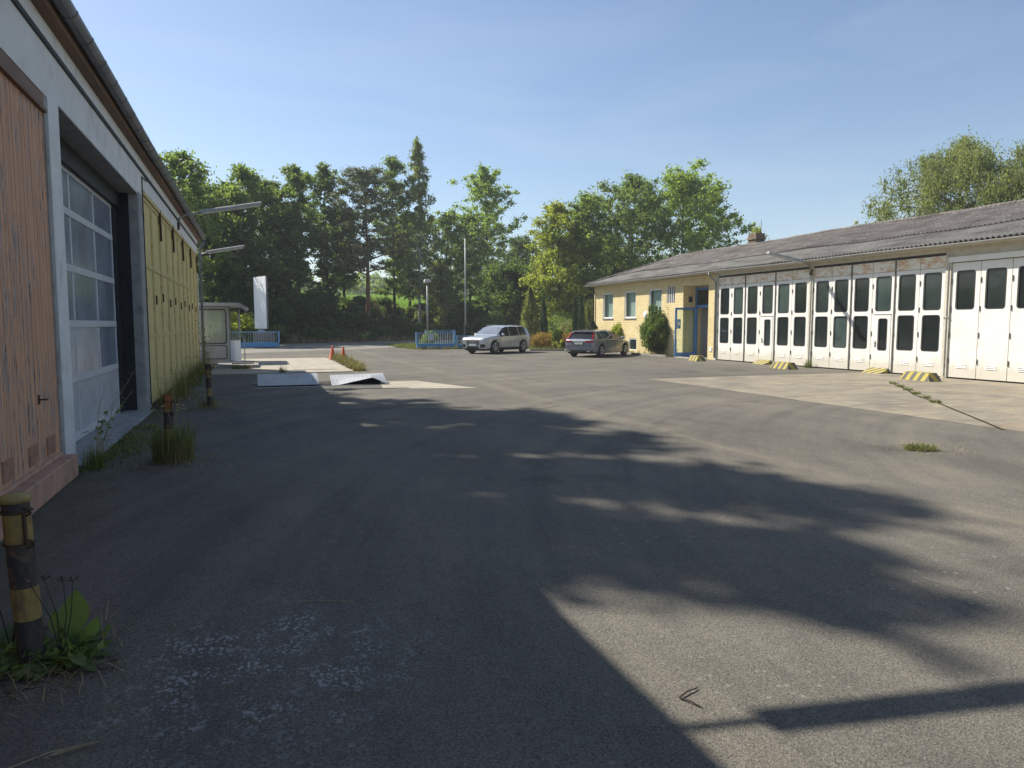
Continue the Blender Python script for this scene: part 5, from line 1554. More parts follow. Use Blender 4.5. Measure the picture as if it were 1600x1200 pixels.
def shrub(label, x, y, w, h, leaf, n=2600, lsize=.07, seed=1, shape='round', z=None, group=None, name='shrub', cat='shrub', stem='trunk', wisp=0, dens=.45):
    rng = np.random.default_rng(seed); rd = random.Random(seed)
    if shape == 'round': w *= 1.3; h *= 1.08
    z0 = bank_z(x, y) if z is None else z
    t = thing(name, label, cat, (x, y, z0), 0, group); ORIG[t] = None
    mb = MB()
    tips = []
    ns = 9
    for i in range(ns):
        a = i * 2.4; e = rd.uniform(.2, .9)
        tip = Vector((w * .42 * e * math.cos(a), w * .42 * e * math.sin(a), h * rd.uniform(.55, .92) * (1.05 - .4 * e)))
        mb.tube([(.05 * math.cos(a), .05 * math.sin(a), -.05), tip * .5 + Vector((0, 0, .1 * h)), tip], [.03, .02, .006], 5, caps=False)
        tips.append(tip)
    mb.build('stem', M[stem], t, smooth=True, fix=False)
    if shape == 'column':
        u = rng.uniform(0, 1, n); th = rng.uniform(0, 2 * PI, n)
        rr = w / 2 * np.minimum(1, (1 - u) ** .55 * 1.35) * (.85 + .12 * np.sin(th * 5 + u * 9)) * rng.uniform(.55, 1, n) ** .35
        P = np.stack([rr * np.cos(th), rr * np.sin(th), .05 + u * h * .97], 1)
        dirn = np.tile(np.array([0, 0, 1.0]), (n, 1)); 
    elif shape == 'ball':
        g = rng.normal(size=(n, 3)); g /= np.linalg.norm(g, axis=1)[:, None]
        lump = .84 + .09 * np.sin(g[:, 0] * 9 + seed) * np.sin(g[:, 2] * 8) + .08 * np.sin(g[:, 1] * 11 + g[:, 2] * 6)
        rr = lump * rng.uniform(.25, 1, n) ** .3 * rng.uniform(.94, 1.1, n)
        P = g * rr[:, None] * np.array([w / 2, w / 2, h * .54]) + np.array([0, 0, h * .5]); P[:, 2] = np.abs(P[:, 2]) + .02
        dirn = None
    elif shape == 'conic':
        u = rng.uniform(0, 1, n) ** 1.3; th = rng.uniform(0, 2 * PI, n)
        lump = .82 + .16 * np.sin(th * 4 + u * 13) + .1 * np.sin(th * 7 - u * 17)
        rr = w / 2 * (1 - u) ** .7 * lump * rng.uniform(.4, 1, n) ** .4
        P = np.stack([rr * np.cos(th), rr * np.sin(th), .05 + u * h], 1)
        dirn = np.stack([np.cos(th), np.sin(th), np.full(n, .6)], 1)
    else:
        # lumpy mass of clumps
        nc = 26
        C = []; S = []
        for i in range(nc):
            g = np.array([rd.gauss(0, 1), rd.gauss(0, 1), rd.gauss(0, 1)]); g /= np.linalg.norm(g); k = rd.uniform(.35, .74)
            C.append([g[0] * w / 2 * k, g[1] * w / 2 * k, h * .52 + g[2] * h * .48 * k]); S.append(min(w, h) * rd.uniform(.20, .32))
        C = np.array(C); S = np.array(S); idx = rng.integers(0, nc, n)
        g = rng.normal(size=(n, 3)); g /= np.linalg.norm(g, axis=1)[:, None]
        P = C[idx] + g * (S[idx] * rng.uniform(0, 1, n) ** dens)[:, None]
        P[:, 2] = np.abs(P[:, 2]) + .02
        dirn = None
    if wisp:
        k = int(n * .12); a = rng.uniform(0, 2 * PI, k); e = rng.uniform(0, 1, k)
        st = rng.integers(0, wisp, k); sa = st * 2.4
        rr = w * .35 * (st % 3 + 1) / 3
        Q = np.stack([rr * np.cos(sa) + rng.normal(0, .04, k), rr * np.sin(sa) + rng.normal(0, .04, k), h * (.8 + .42 * e * (.6 + .4 * ((st * 7) % 5) / 5))], 1)
        P = np.concatenate([P, Q])
        if dirn is not None: dirn = np.concatenate([dirn, np.tile(np.array([0, 0, 1.0]), (k, 1))])
    leaves('foliage', P, lsize, M[leaf], t, rng, direction=dirn)
    return t

def blades(name, pts, hmin, hmax, wid, m, parent, rng, spread=.5, kind=None, lean=.35):
    """bent grass blades: two quads and a tip each"""
    n = len(pts); P = np.array(pts, dtype=float)
    a = rng.uniform(0, 2 * PI, n); l = np.abs(rng.normal(0, lean, n)); h = rng.uniform(hmin, hmax, n)
    d = np.stack([np.cos(a), np.sin(a)], 1); s = np.stack([-np.sin(a), np.cos(a)], 1)
    v = np.empty((n, 6, 3)); 
    for k, (f, ww) in enumerate(((0, 1.0), (.55, .75), (1.0, .08))):
        off = (l * h * f ** 1.8)[:, None] * d
        for j, sg in enumerate((-1, 1)):
            v[:, k * 2 + j, :2] = P[:, :2] + off + s * sg * (wid * ww / 2)
            v[:, k * 2 + j, 2] = P[:, 2] + h * f * (1 - .25 * np.minimum(l, 1.5) * f)
    q = np.array([[0, 1, 3, 2], [2, 3, 5, 4]])
    idx = (np.arange(n)[:, None, None] * 6 + q[None]).reshape(-1)
    off = ORIG.get(parent) if parent is not None else None
    if off is not None: v -= np.array(off)
    me = bpy.data.meshes.new(name)
    me.vertices.add(6 * n); me.vertices.foreach_set('co', v.reshape(-1))
    me.loops.add(8 * n); me.loops.foreach_set('vertex_index', idx.astype(np.int32))
    me.polygons.add(2 * n); me.polygons.foreach_set('loop_start', np.arange(0, 8 * n, 4, dtype=np.int32))
    me.materials.append(m); me.update(calc_edges=True)
    o = bpy.data.objects.new(name, me); COL.objects.link(o)
    if parent is not None: o.parent = parent
    if kind: o['kind'] = kind
    return o

# the row of trees on the bank beyond the road
def row(px, d):
    """point on the bearing of a photo column, d metres up the bank"""
    y = 75.0
    for _ in range(30): y = edge_y(at(px, y)) + d / .85
    return at(px, y), y
def topH(px, d, ytop):
    x, y = row(px, d); dep = x * math.sin(YAW) + y * math.cos(YAW)
    return (506 - ytop) / F_PX * dep + CAM_H - bank_z(x, y)
def bank_tree(label, px, d, ytop, R, leaf, **k):
    x, y = row(px, d); return tree(label, x, y, topH(px, d, ytop), R, leaf, **k)
G = 'trees in the row on the bank'
bank_tree('tall broad dark tree at the left end of the row, rising over the workshop gutter', 290, 5, 240, 5.4, 'leaf_mid', base=.10, limbs=40, nleaf=24600, lsize=.15, clump=.85, seed=11, prof='oval', group=G)
bank_tree('slender leafy tree standing between the two strip lamps and the white sign', 388, 6, 260, 4.0, 'leaf_mid', base=.06, limbs=38, nleaf=19680, lsize=.14, clump=.75, seed=12, prof='tall', group=G)
bank_tree('lower dark tree standing behind the white pylon', 428, 7, 285, 3.8, 'leaf_dark', base=.08, limbs=32, nleaf=16400, lsize=.15, clump=.8, seed=13, prof='tall', group=G)
bank_tree('airy tall tree with a forked top left of the pine', 470, 6, 258, 3.8, 'leaf_mid', base=.10, limbs=38, nleaf=17220, lsize=.14, clump=.7, seed=14, prof='tall', gaps=.15, group=G)
bank_tree('narrow dark tree standing close to the left of the pine', 514, 7, 258, 3.6, 'leaf_dark', base=.12, limbs=38, nleaf=16400, lsize=.14, clump=.7, seed=15, prof='tall', gaps=.12, group=G)
bank_tree('leafy tree standing behind the pine and the birch', 618, 6, 246, 3.7, 'leaf_mid', base=.14, limbs=38, nleaf=18040, lsize=.14, clump=.72, seed=16, prof='tall', gaps=.1, group=G)
bank_tree('dense tree with a low crown behind the short street lamp', 700, 7, 335, 4.6, 'leaf_dark', base=.06, limbs=34, nleaf=16400, lsize=.15, clump=.85, seed=17, group=G)
bank_tree('tall bright green tree with an open crown behind the flagpole', 762, 5, 262, 5.6, 'leaf_bright', base=.10, limbs=46, nleaf=25420, lsize=.15, clump=.8, seed=18, prof='oval', gaps=.15, group=G)
bank_tree('lower dark tree right of the bright open-crowned tree', 815, 7, 380, 5.0, 'leaf_dark', base=.05, limbs=36, nleaf=18040, lsize=.15, clump=.9, seed=19, group=G)
bank_tree('scots pine with an orange trunk and spreading grey green crown', 576, 3.5, 266, 5.0, 'leaf_pine', bark='trunk_pine', base=.34, limbs=40, nleaf=36080, lsize=.10, clump=.8, rise=20, tr=.27, seed=21, prof='dome', flat=.5, lean=(.015, 0), name='pine_tree', cat='pine')
bank_tree('tall slim birch with drooping twigs, highest of the row', 657, 4, 214, 4.3, 'leaf_birch', bark='trunk_birch', base=.2, limbs=52, nleaf=19000, lsize=.10, clump=.5, rise=38, droop=.7, seed=22, prof='cone', gaps=.12, name='birch_tree', cat='birch')
bank_tree('small pale tree hanging low between the pine and the street lamp', 690, 3, 405, 2.8, 'leaf_birch', base=.15, limbs=24, nleaf=8200, lsize=.11, clump=.7, droop=.5, rise=40, seed=23)
for i, (px, yt, R) in enumerate(((330, 290, 4.4), (362, 320, 4.2), (448, 320, 4.2), (540, 335, 3.6), (642, 335, 3.8), (735, 340, 4.4))):
    bank_tree('dark filler tree in the second rank of the row on the bank', px, 9.5, yt, R, 'leaf_dark', base=.06 if px < 500 else .14, limbs=34, nleaf=12300, lsize=.17, clump=.9, seed=40 + i, prof='tall', group='trees in the second rank of the row')

# trees behind the brick office
def far_tree(label, px, Y, ytop, R, leaf, **k):
    x = at(px, Y); dep = x * math.sin(YAW) + Y * math.cos(YAW); H = (506 - ytop) / F_PX * dep + CAM_H
    return tree(label, x, Y, H, R, leaf, z=0.0, **k)
far_tree('yellow green tree at the left edge of the group behind the office', 872, 60, 318, 3.8, 'leaf_yellow', base=.06, limbs=36, nleaf=24000, lsize=.12, clump=.75, seed=51, prof='oval')
far_tree('dark round-topped tree behind the cypress pair', 915, 59, 308, 4.4, 'leaf_mid', base=.06, limbs=40, nleaf=27000, lsize=.12, clump=.8, seed=52, prof='oval')
far_tree('large dense tree rising behind the gable corner of the brick office', 985, 60, 280, 5.6, 'leaf_mid', base=.06, limbs=48, nleaf=36000, lsize=.12, clump=.9, seed=53, prof='tall')
far_tree('large bright tree behind the roof left of the chimney', 1060, 60, 274, 5.8, 'leaf_bright', base=.1, limbs=50, nleaf=36000, lsize=.13, clump=.9, seed=54, prof='tall')
far_tree('bright tree with spreading right-hand boughs near the chimney', 1112, 62, 296, 4.4, 'leaf_bright', base=.12, limbs=36, nleaf=22000, lsize=.13, clump=.75, seed=55, rise=12, prof='oval')
far_tree('low bright bushy tree directly behind the chimney', 1180, 58, 362, 2.7, 'leaf_bright', base=.1, limbs=22, nleaf=8000, lsize=.12, clump=.7, seed=56)
far_tree('small dark tree filling the gap behind the tall garden shrub', 800, 66, 420, 4.6, 'leaf_dark', base=.05, limbs=32, nleaf=18000, lsize=.15, clump=.9, seed=57)
far_tree('dark dense tree low behind the gable end of the office roof', 948, 70, 372, 5.0, 'leaf_dark', base=.04, limbs=34, nleaf=20000, lsize=.15, clump=.95, seed=59, prof='tall')
far_tree('dark low tree behind the yellow green tree', 890, 68, 370, 5.4, 'leaf_dark', base=.05, limbs=34, nleaf=20000, lsize=.15, clump=.95, seed=58)
# behind the garages
tree('big weeping birch behind the garage roof at the right', 40.2, 31.9, 13.3, 6.1, 'leaf_birch', base=.2, limbs=62, nleaf=100000, lsize=.062, clump=.95, rise=16, droop=.6, seed=61, prof='dome', z=0, name='birch_tree', cat='birch', tr=.25)
tree('second weeping birch at the right edge of the picture', 40.6, 27.2, 12.2, 5.0, 'leaf_birch', base=.2, limbs=54, nleaf=66000, lsize=.062, clump=.95, rise=16, droop=.6, seed=62, prof='dome', z=0, name='birch_tree', cat='birch', tr=.22)
tree('small treetop peeping over the ridge between chimney and birch', 40.0, 39.6, 9.1, 1.1, 'leaf_yellow', base=.45, limbs=14, nleaf=1500, lsize=.13, clump=.4, seed=63, prof='cone', z=0)
# tall trees behind the workshop: their shade falls across the yard
SH = 'tall trees behind the workshop'
for i, (y, h, x, r) in enumerate(((20.6, 22.0, -10.2, 3.0), (24.0, 24.5, -9.9, 3.2), (27.4, 24.0, -10.1, 3.2), (30.8, 24.5, -10.4, 3.0))):
    tree('tall tree behind the workshop, seen by its shadow across the yard', x, y, h, r, 'leaf_mid', base=.3, limbs=30, nleaf=8500, lsize=.2, clump=.7, seed=70 + i, prof='oval', z=0, group=SH, tr=.25)

# bushes on the bank
protos = []
rd = random.Random(5)
spots = [(px, rd.uniform(.9, 6.5)) for px in range(335, 850, 15)] + [(px + 6, rd.uniform(6.0, 9.5)) for px in range(330, 850, 19)]
kinds = ['leaf_dark', 'leaf_mid', 'leaf_dark', 'leaf_mid', 'leaf_dark']
BL = 'dark green bush growing on the bank under the tree row'
BG = 'bushes on the bank under the trees'
for i, (px, d) in enumerate(spots):
    if 540 < px < 650 and d > 4.2 and i < 36: d = rd.uniform(.9, 4.0)
    x, y = row(px, d)
    if i < 5:
        s = shrub(BL, x, y, rd.uniform(2.6, 4.0), rd.uniform(1.6, 2.4), kinds[i], n=5200, lsize=.14, seed=80 + i, group=BG, name='bush', cat='bush')
        protos.append(s)
    else:
        s = copy_tree(protos[i % 5]); s.location = (x, y, bank_z(x, y) - .1)
        s.rotation_euler = (0, 0, rd.uniform(0, 6.28)); k = rd.uniform(.6, 1.15)
        if 520 < px < 660: k *= .7
        s.scale = (k, k, k * rd.uniform(.85, 1.25))
for i, (px, d, w, h) in enumerate(((380, -4.5, 3.2, 1.9), (350, -5.5, 2.6, 1.7))):
    x, y = row(px, d); shrub(('sunlit yellow green bush behind the gate left of the pylon', 'sunlit bush behind the kiosk canopy')[i], x, y, w, h + .6, 'leaf_yellow', n=4200, lsize=.10, seed=95 + i, name='bush', cat='bush')
shrub('dark creeper bush behind the bars of the right-hand blue gate', at(672, 51), 51.0, 1.3, 1.15, 'leaf_mid', n=1500, lsize=.06, seed=98, z=0, name='bush', cat='bush')

# garden by the brick office
def gx(px, Y): return at(px, Y)
shrub('tall pale silvery shrub beside the silver car', gx(828, 50.5), 50.5, 2.5, 4.5, 'leaf_pale', n=6500, lsize=.075, seed=101, shape='conic', z=.03)
shrub('single narrow dark cypress between the parked cars', gx(849, 49), 49.0, .66, 3.75, 'leaf_cyp', n=4200, lsize=.06, seed=102, shape='column', z=.03, name='cypress', cat='cypress')
shrub('left and slimmer cypress of the pair behind the estate car', gx(897.5, 47.5), 47.5, .46, 3.75, 'leaf_cyp', n=3600, lsize=.06, seed=103, shape='column', z=.03, name='cypress', cat='cypress')
shrub('right and thicker cypress of the pair behind the estate car', gx(907.5, 47), 47.0, .62, 3.8, 'leaf_cyp', n=4200, lsize=.06, seed=104, shape='column', z=.03, name='cypress', cat='cypress')
shrub('feathery pale green shrub at the corner of the brick office', gx(917, 48.5), 48.5, 1.7, 3.0, 'leaf_pale', n=3800, lsize=.06, seed=105, shape='conic', z=.03, wisp=9)
shrub('wispy pale bush left of the cypress pair', gx(888, 49.5), 49.5, 1.5, 2.0, 'leaf_pale', n=2600, lsize=.06, seed=106, z=.03)
shrub('squat blue green conifer behind the estate car', gx(925, 42.0), 42.0, 1.75, 1.95, 'leaf_blue', n=4000, lsize=.06, seed=107, shape='conic', z=.03, name='conifer', cat='conifer')
shrub('yellow green conifer bush in front of the brick wall', gx(966, 40), 40.0, 1.35, 1.85, 'leaf_yellow', n=6500, lsize=.045, seed=108, z=.03, shape='ball', name='conifer', cat='conifer')
shrub('big round dark laurel bush under the third office window', gx(1029, 35.2), 35.2, 2.45, 2.5, 'leaf_dark', n=20000, lsize=.045, seed=109, z=.03, shape='ball', wisp=7)
shrub('rusty red low shrub behind the back of the silver car', gx(851, 46.8), 46.8, 2.5, 1.15, 'leaf_red', n=5200, lsize=.05, seed=110, z=.03, shape='ball')
shrub('orange low shrub close to the back of the estate car', gx(886, 45.2), 45.2, 1.4, 1.15, 'leaf_red', n=3400, lsize=.05, seed=111, z=.03, shape='ball')
shrub('small dark topiary shrub between the two red shrubs', gx(871, 45.6), 45.6, 1.0, 1.45, 'leaf_dark', n=3400, lsize=.045, seed=112, z=.03, shape='ball')
shrub('low lime green plant at the garden kerb', gx(877, 45.0), 45.0, 1.3, .6, 'leaf_yellow', n=2200, lsize=.05, seed=113, z=.03)
for i, (px, Y, w, h, m) in enumerate(((838, 52.5, 2.0, 1.3, 'leaf_mid'), (866, 51.5, 2.4, 1.2, 'leaf_pale'), (858, 55, 3.0, 2.2, 'leaf_dark'), (905, 51, 2.0, 1.5, 'leaf_mid'), (938, 46, 1.4, 1.0, 'leaf_mid'), (880, 56, 3.2, 2.4, 'leaf_mid'))):
    shrub('low mixed green shrub in the garden bed behind the cars', gx(px, Y), Y, w, h, m, n=2600, lsize=.075, seed=120 + i, z=.03, group='low shrubs in the garden bed')

# ------------------------------------------------------------------ ground cover (nobody could count it)
rng = np.random.default_rng(33)
def in_poly(x, y, poly):
    c = False; j = len(poly) - 1
    for i in range(len(poly)):
        if (poly[i][1] > y) != (poly[j][1] > y) and x < (poly[j][0] - poly[i][0]) * (y - poly[i][1]) / (poly[j][1] - poly[i][1]) + poly[i][0]: c = not c
        j = i
    return c
bedp = [(21.0, 33.5), (21.5, 33.5), (21.5, 43.6), (23, 44), (24, 56), (16, 56), (16.35, 49.65), (17.45, 44.4), (19.5, 43.5), (20.85, 38.5)]
pts = []
while len(pts) < 9000:
    x, y = rng.uniform(15.5, 24), rng.uniform(33.4, 56)
    if in_poly(x, y, bedp) and (y > 37 or rng.random() < .6): pts.append((x, y, .03))
o = blades('bed_grass', pts, .06, .30, .022, M['grass'], None, rng, kind='stuff'); tag(o, 'rough grass growing in the garden bed by the brick office', 'grass')
pts = [(rng.uniform(10.4, 15.4), rng.uniform(50.0, 60), .012) for _ in range(4500)]
o = blades('verge_grass', pts, .05, .28, .025, M['grass'], None, rng, kind='stuff'); tag(o, 'verge grass behind the right-hand blue gate', 'grass')
pts = []
for _ in range(9000):
    x = rng.uniform(-25, 45); d = rng.uniform(.1, 11) if rng.random() < .25 else abs(rng.normal(0, 1.4)) + .1; y = edge_y(x) + d / .85
    pts.append((x, y, bank_z(x, y)))
o = blades('bank_grass', pts, .15, .6, .05, M['grass_dry'], None, rng, kind='stuff', lean=.6); tag(o, 'dry grass on the road bank', 'grass')
pts = np.array([(rng.uniform(-25, 45), 0, 0) for _ in range(52000)]); dd = rng.uniform(.6, 10.5, len(pts))
# patchy undergrowth
sel = []
for i in range(len(pts)):
    x = pts[i, 0]; k = math.sin(x * .8 + dd[i] * .9) + math.sin(x * 2.1 - dd[i] * 1.3) * .7 + rng.normal(0, .5)
    if k > -.1:
        y = edge_y(x) + dd[i] / .85; sel.append((x, y, bank_z(x, y) + abs(rng.normal(0, .34))))
o = leaves('bank_undergrowth', np.array(sel), .13, M['leaf_dark'], None, rng); o['kind'] = 'stuff'; tag(o, 'leafy undergrowth covering the bank', 'undergrowth')
P = []
for k in range(260):
    x = rng.uniform(-60, 170); y = edge_y(x) + rng.uniform(135, 165); h = rng.uniform(4, 8); z = bank_z(x, min(y, edge_y(x) + 150))
    q = rng.normal(size=(60, 3)); q /= np.linalg.norm(q, axis=1)[:, None]
    P.append(np.array([x, y, z + h * .5]) + q * np.array([3.4, 3.4, h * .5]) * rng.uniform(.5, 1, 60)[:, None])
o = leaves('distant_wood', np.concatenate(P), .8, M['leaf_mid'], None, rng); o['kind'] = 'stuff'; tag(o, 'distant wood beyond the bright field', 'wood')

# ------------------------------------------------------------------ weeds and tufts
def tuft(name, label, x, y, r, h, n, m='grass', wid=.007, dry=.15, lean=.45, group=None, z=.0, seeds=0, cat='grass tuft', ex=1.0):
    t = thing(name, label, cat, (x, y, z), 0, group)
    rg = np.random.default_rng(int(abs(x * 131 + y * 57)) + n)
    a = rg.uniform(0, 2 * PI, n); rr = r * np.sqrt(rg.uniform(0, 1, n)) * .6
    p = np.stack([x + rr * np.cos(a) * ex, y + rr * np.sin(a), np.full(n, z)], 1)
    k = int(n * (1 - dry))
    blades('blades', p[:k], h * .45, h, wid, M[m], t, rg, lean=lean)
    if n - k > 3: blades('dry_blades', p[k:], h * .4, h * .95, wid * .9, M['grass_dry'], t, rg, lean=lean * 1.6)
    if seeds:
        mb = MB(); rd = random.Random(n)
        for _ in range(seeds):
            aa = rd.uniform(0, 6.28); l = rd.uniform(.3, .9) * h; hh = h * rd.uniform(.95, 1.35)
            b = Vector((x + rd.uniform(-.3, .3) * r, y + rd.uniform(-.3, .3) * r, z)); e = b + Vector((math.cos(aa) * l * .5, math.sin(aa) * l * .5, hh)); mid = b.lerp(e, .6) + Vector((0, 0, .1 * hh))
            mb.tube([b, mid, e], [.0025, .002, .0015], 4, caps=False)
            e2 = e + Vector((math.cos(aa), math.sin(aa), -.3)) * .09; mb.tube([e, e.lerp(e2, .4), e2], [.003, .008, .002], 5)
        mb.build('seed_stalks', M['straw'], t)
    return t

tuft('grass_tuft', 'big green grass tuft around the rusty middle bollard', -1.06, 10.2, .40, .62, 720, wid=.009, lean=.42, seeds=9, dry=.3)
tuft('grass_tuft', 'grass at the foot of the white post beside the orange door', -1.93, 10.0, .22, .38, 130, wid=.009, seeds=2)
tuft('grass_tuft', 'grass at the corner pillar of the mustard doors', -1.88, 16.9, .26, .42, 150, wid=.011, seeds=5)
tuft('grass_tuft', 'grass and weeds at the foot of the farthest bollard', -1.0, 16.6, .35, .28, 120, wid=.012, dry=.4)
tuft('grass_tuft', 'small green weed patch on the open sunlit asphalt', 8.95, 7.5, .30, .10, 420, wid=.016, lean=1.4, dry=.1, ex=1.3)
tuft('grass_tuft', 'little grass clump on the strip at the wall below the glazed door', -1.85, 13.6, .3, .12, 130, wid=.012, dry=.4, lean=1.0)
tuft('grass_tuft', 'weeds on the edge of the scale island by the kiosk', -.55, 29.9, .45, .32, 160, wid=.02, dry=.2, ex=1.6, lean=.8)
tuft('grass_tuft', 'small weed on the concrete deck edge', .9, 27.1, .22, .35, 60, wid=.016, dry=.3)
tuft('grass_tuft', 'grass at the white pillar between the windowed doors', 21.35, 23.3, .25, .4, 110, wid=.016)
for i in range(9):
    y = 17.6 + i * 1.6 + .3 * math.sin(i * 3.3)
    tuft('wall_weed', 'tall weed along the foot of the mustard doors', -1.86 + .08 * math.sin(i * 2.1), y, .32, .40 + .45 * abs(math.sin(i * 1.9 + .5)), 70, wid=.014, dry=.25, seeds=5, group='weeds along the mustard doors', cat='weed')
for i in range(12):
    y = 27.6 + i * .88
    tuft('strip_grass', 'tuft in the grass strip beside the orange cones', 3.72 + .1 * math.sin(i * 2.3) + .02 * i, y, .42, .34 + .12 * abs(math.sin(i * 1.3)), 190, wid=.020, dry=.5, group='grass strip beside the cones', lean=.6)
for i in range(6):
    f = i / 5; x, y = 18.0 + (14.6 - 18.0) * f, 16.1 + (11.9 - 16.1) * f
    tuft('joint_grass', 'grass growing in the joint of the concrete apron', x, y, .20, .10, 90, wid=.015, lean=1.2, group='grass in the apron joint', z=.004)
for i in range(9):
    x = 10.9 + i * .42
    tuft('gate_weed', 'yellowish weed under the right-hand blue gate', x, 49.2 + .12 * math.sin(i * 3), .3, .28, 60, wid=.03, dry=.5, group='weeds under the right-hand blue gate', cat='weed')
pts = []
while len(pts) < 5200:
    y = rng.uniform(9.7, 31.5); x = -2.12 + abs(rng.normal(0, .33)); k = math.sin(y * 1.7) + math.sin(y * .63 + 1) + rng.normal(0, .5) - (x + 2.1) * 1.2
    if k > 0 and not (10.1 < y < 16.2 and x < -2.0): pts.append((x, y, .003))
o = blades('wall_moss', pts, .015, .09, .014, M['grass'], None, rng, kind='stuff', lean=1.2); tag(o, 'moss and low grass in the dirt along the workshop wall', 'moss')
pts = []
for cx_, cy_, rr_, nn_ in ((-1.1, 4.25, .35, 260), (-1.06, 10.2, .6, 420), (-.95, 16.5, .7, 420), (-1.8, 12.5, .5, 250), (-1.8, 18.5, .5, 260), (8.95, 7.5, .45, 160), (-1.2, 13.8, .8, 240)):
    for _ in range(nn_): pts.append((cx_ + rng.normal(0, rr_ * .6), cy_ + rng.normal(0, rr_ * .7), .004))
o = blades('dry_litter', pts, .02, .12, .006, M['grass_dry'], None, rng, kind='stuff', lean=2.2); tag(o, 'dry straw lying about the bollards and the wall', 'litter')
# crack in the apron
ck = MB(); prev = None
pts = [(18.6, 16.8), (17.9, 16.0), (16.8, 14.6), (15.7, 13.4), (14.4, 11.6), (13.0, 9.8), (11.9, 8.4)]
for (xa, ya), (xb, yb) in zip(pts[:-1], pts[1:]):
    d = Vector((xb - xa, yb - ya)).normalized(); s = Vector((-d.y, d.x)) * .03
    ck.add([(xa - s.x, ya - s.y, .008), (xb - s.x, yb - s.y, .008), (xb + s.x, yb + s.y, .008), (xa + s.x, ya + s.y, .008)], [(0, 1, 2, 3)])
o = ck.build('apron_joint', M['bank']); o['kind'] = 'structure'
ck = MB(); xs = np.linspace(.3, 4.6, 34); pr = [(x, 15.35 - .22 * (x - 1.1) + .12 * math.sin(x * 3.1) + .05 * math.sin(x * 11)) for x in xs]
for (xa, ya), (xb, yb) in zip(pr[:-1], pr[1:]): ck.add([(xa, ya - .018, .004), (xb, yb - .018, .004), (xb, yb + .018, .004), (xa, ya + .018, .004)], [(0, 1, 2, 3)])
o = ck.build('asphalt_crack', M['stone_mat']); o['kind'] = 'structure'

# broad-leaved weeds at the nearest bollard
def leafy_weed(name, label, x, y, n, L, h, m='leaf_mid', flower=True, seed=1, z=0):
    t = thing(name, label, 'weed', (x, y, z)); rd = random.Random(seed)
    mb = MB()
    for k in range(n):
        a = k * 2.4 + rd.uniform(-.3, .3); l = L * rd.uniform(.55, 1.1); el = rd.uniform(.15, 1.0); w = l * rd.uniform(.16, .24)
        d = Vector((math.cos(a), math.sin(a), 0)); s = Vector((-d.y, d.x, 0)); o = Vector((x, y, z)) + d * rd.uniform(0, .06); seg = 7
        L_, C_, R2 = [], [], []
        for q in range(seg + 1):
            f = q / seg; c = o + d * l * f * math.cos(el * (1 - f * .8)) + Vector((0, 0, l * (math.sin(el) * f - .55 * f * f)))
            c.z = max(z + .006 + .004 * (k % 4), c.z); ww = w * math.sin(PI * (f ** .8) * .96 + .06) * (1 + .28 * (-1) ** q)
            L_.append(c + s * ww + Vector((0, 0, ww * .35))); C_.append(c); R2.append(c - s * ww + Vector((0, 0, ww * .35)))
        vs = L_ + C_ + R2; m1 = seg + 1
        mb.add(vs, [(q, q + 1, m1 + q + 1, m1 + q) for q in range(seg)] + [(m1 + q, m1 + q + 1, 2 * m1 + q + 1, 2 * m1 + q) for q in range(seg)])
    mb.build('leaves', M[m], t, smooth=True, fix=False)
    if flower:
        mb = MB()
        for k in range(4):
            a = rd.uniform(0, 6.28); e = Vector((x + .12 * math.cos(a), y + .12 * math.sin(a), z + h * rd.uniform(.6, 1)))
            mid = Vector((x, y, z)).lerp(e, .5) + Vector((.02, 0, .03)); mb.tube([(x, y, z), mid, e], [.004, .003, .002], 5)
            for q in range(4): 
                aa = rd.uniform(0, 6.28); mb.tube([e, e + Vector((math.cos(aa) * .03, math.sin(aa) * .03, .02))], [.002, .004], 4)
        mb.build('stalks', M['wood_twig'], t)
    return t
leafy_weed('dandelion', 'ragged broad-leaved weed at the right foot of the nearest bollard', -1.03, 4.28, 26, .25, .5, 'leaf_mid', seed=3)
leafy_weed('dandelion', 'low leafy weed at the left foot of the nearest bollard', -1.24, 4.22, 24, .17, .4, 'leaf_mid', False, seed=5)
leafy_weed('dandelion', 'broad-leaved weed behind the nearest bollard', -1.32, 4.5, 14, .26, .6, 'leaf_dark', True, seed=8)
dk = thing('dock_plant', 'upright broad dock leaf and small stems beside the nearest bollard', 'weed', (-1.0, 4.36, 0)); mb = MB(); rd = random.Random(12)
for (bx_, by_, hx, hy, hz, ww) in ((-1.0, 4.36, .03, .02, .34, .075), (-1.04, 4.4, -.05, .05, .22, .05), (-.96, 4.33, .10, -.02, .20, .045)):
    vs = []; seg = 8
    for q in range(seg + 1):
        f = q / seg; c = Vector((bx_ + hx * f, by_ + hy * f, hz * f)); w_ = ww * math.sin(PI * max(.05, min(1, (f - .22) / .8))) if f > .22 else .006
        vs += [(c.x - w_, c.y, c.z), (c.x, c.y + .02, c.z), (c.x + w_, c.y, c.z)]
    mb.add(vs, [(q * 3 + i, q * 3 + i + 1, q * 3 + i + 4, q * 3 + i + 3) for q in range(seg) for i in (0, 1)])
mb.build('leaves', M['leaf_mid'], dk, smooth=True, fix=False)
rg = np.random.default_rng(19); lp = np.array([-1.06, 4.28, .05]) + np.clip(rg.normal(size=(150, 3)), -1.5, 1.5) * np.array([.16, .10, .035]); lp[:, 2] = np.abs(lp[:, 2]) + .015
leaves('small_leaves', lp, .026, M['leaf_mid'], dk, rg)
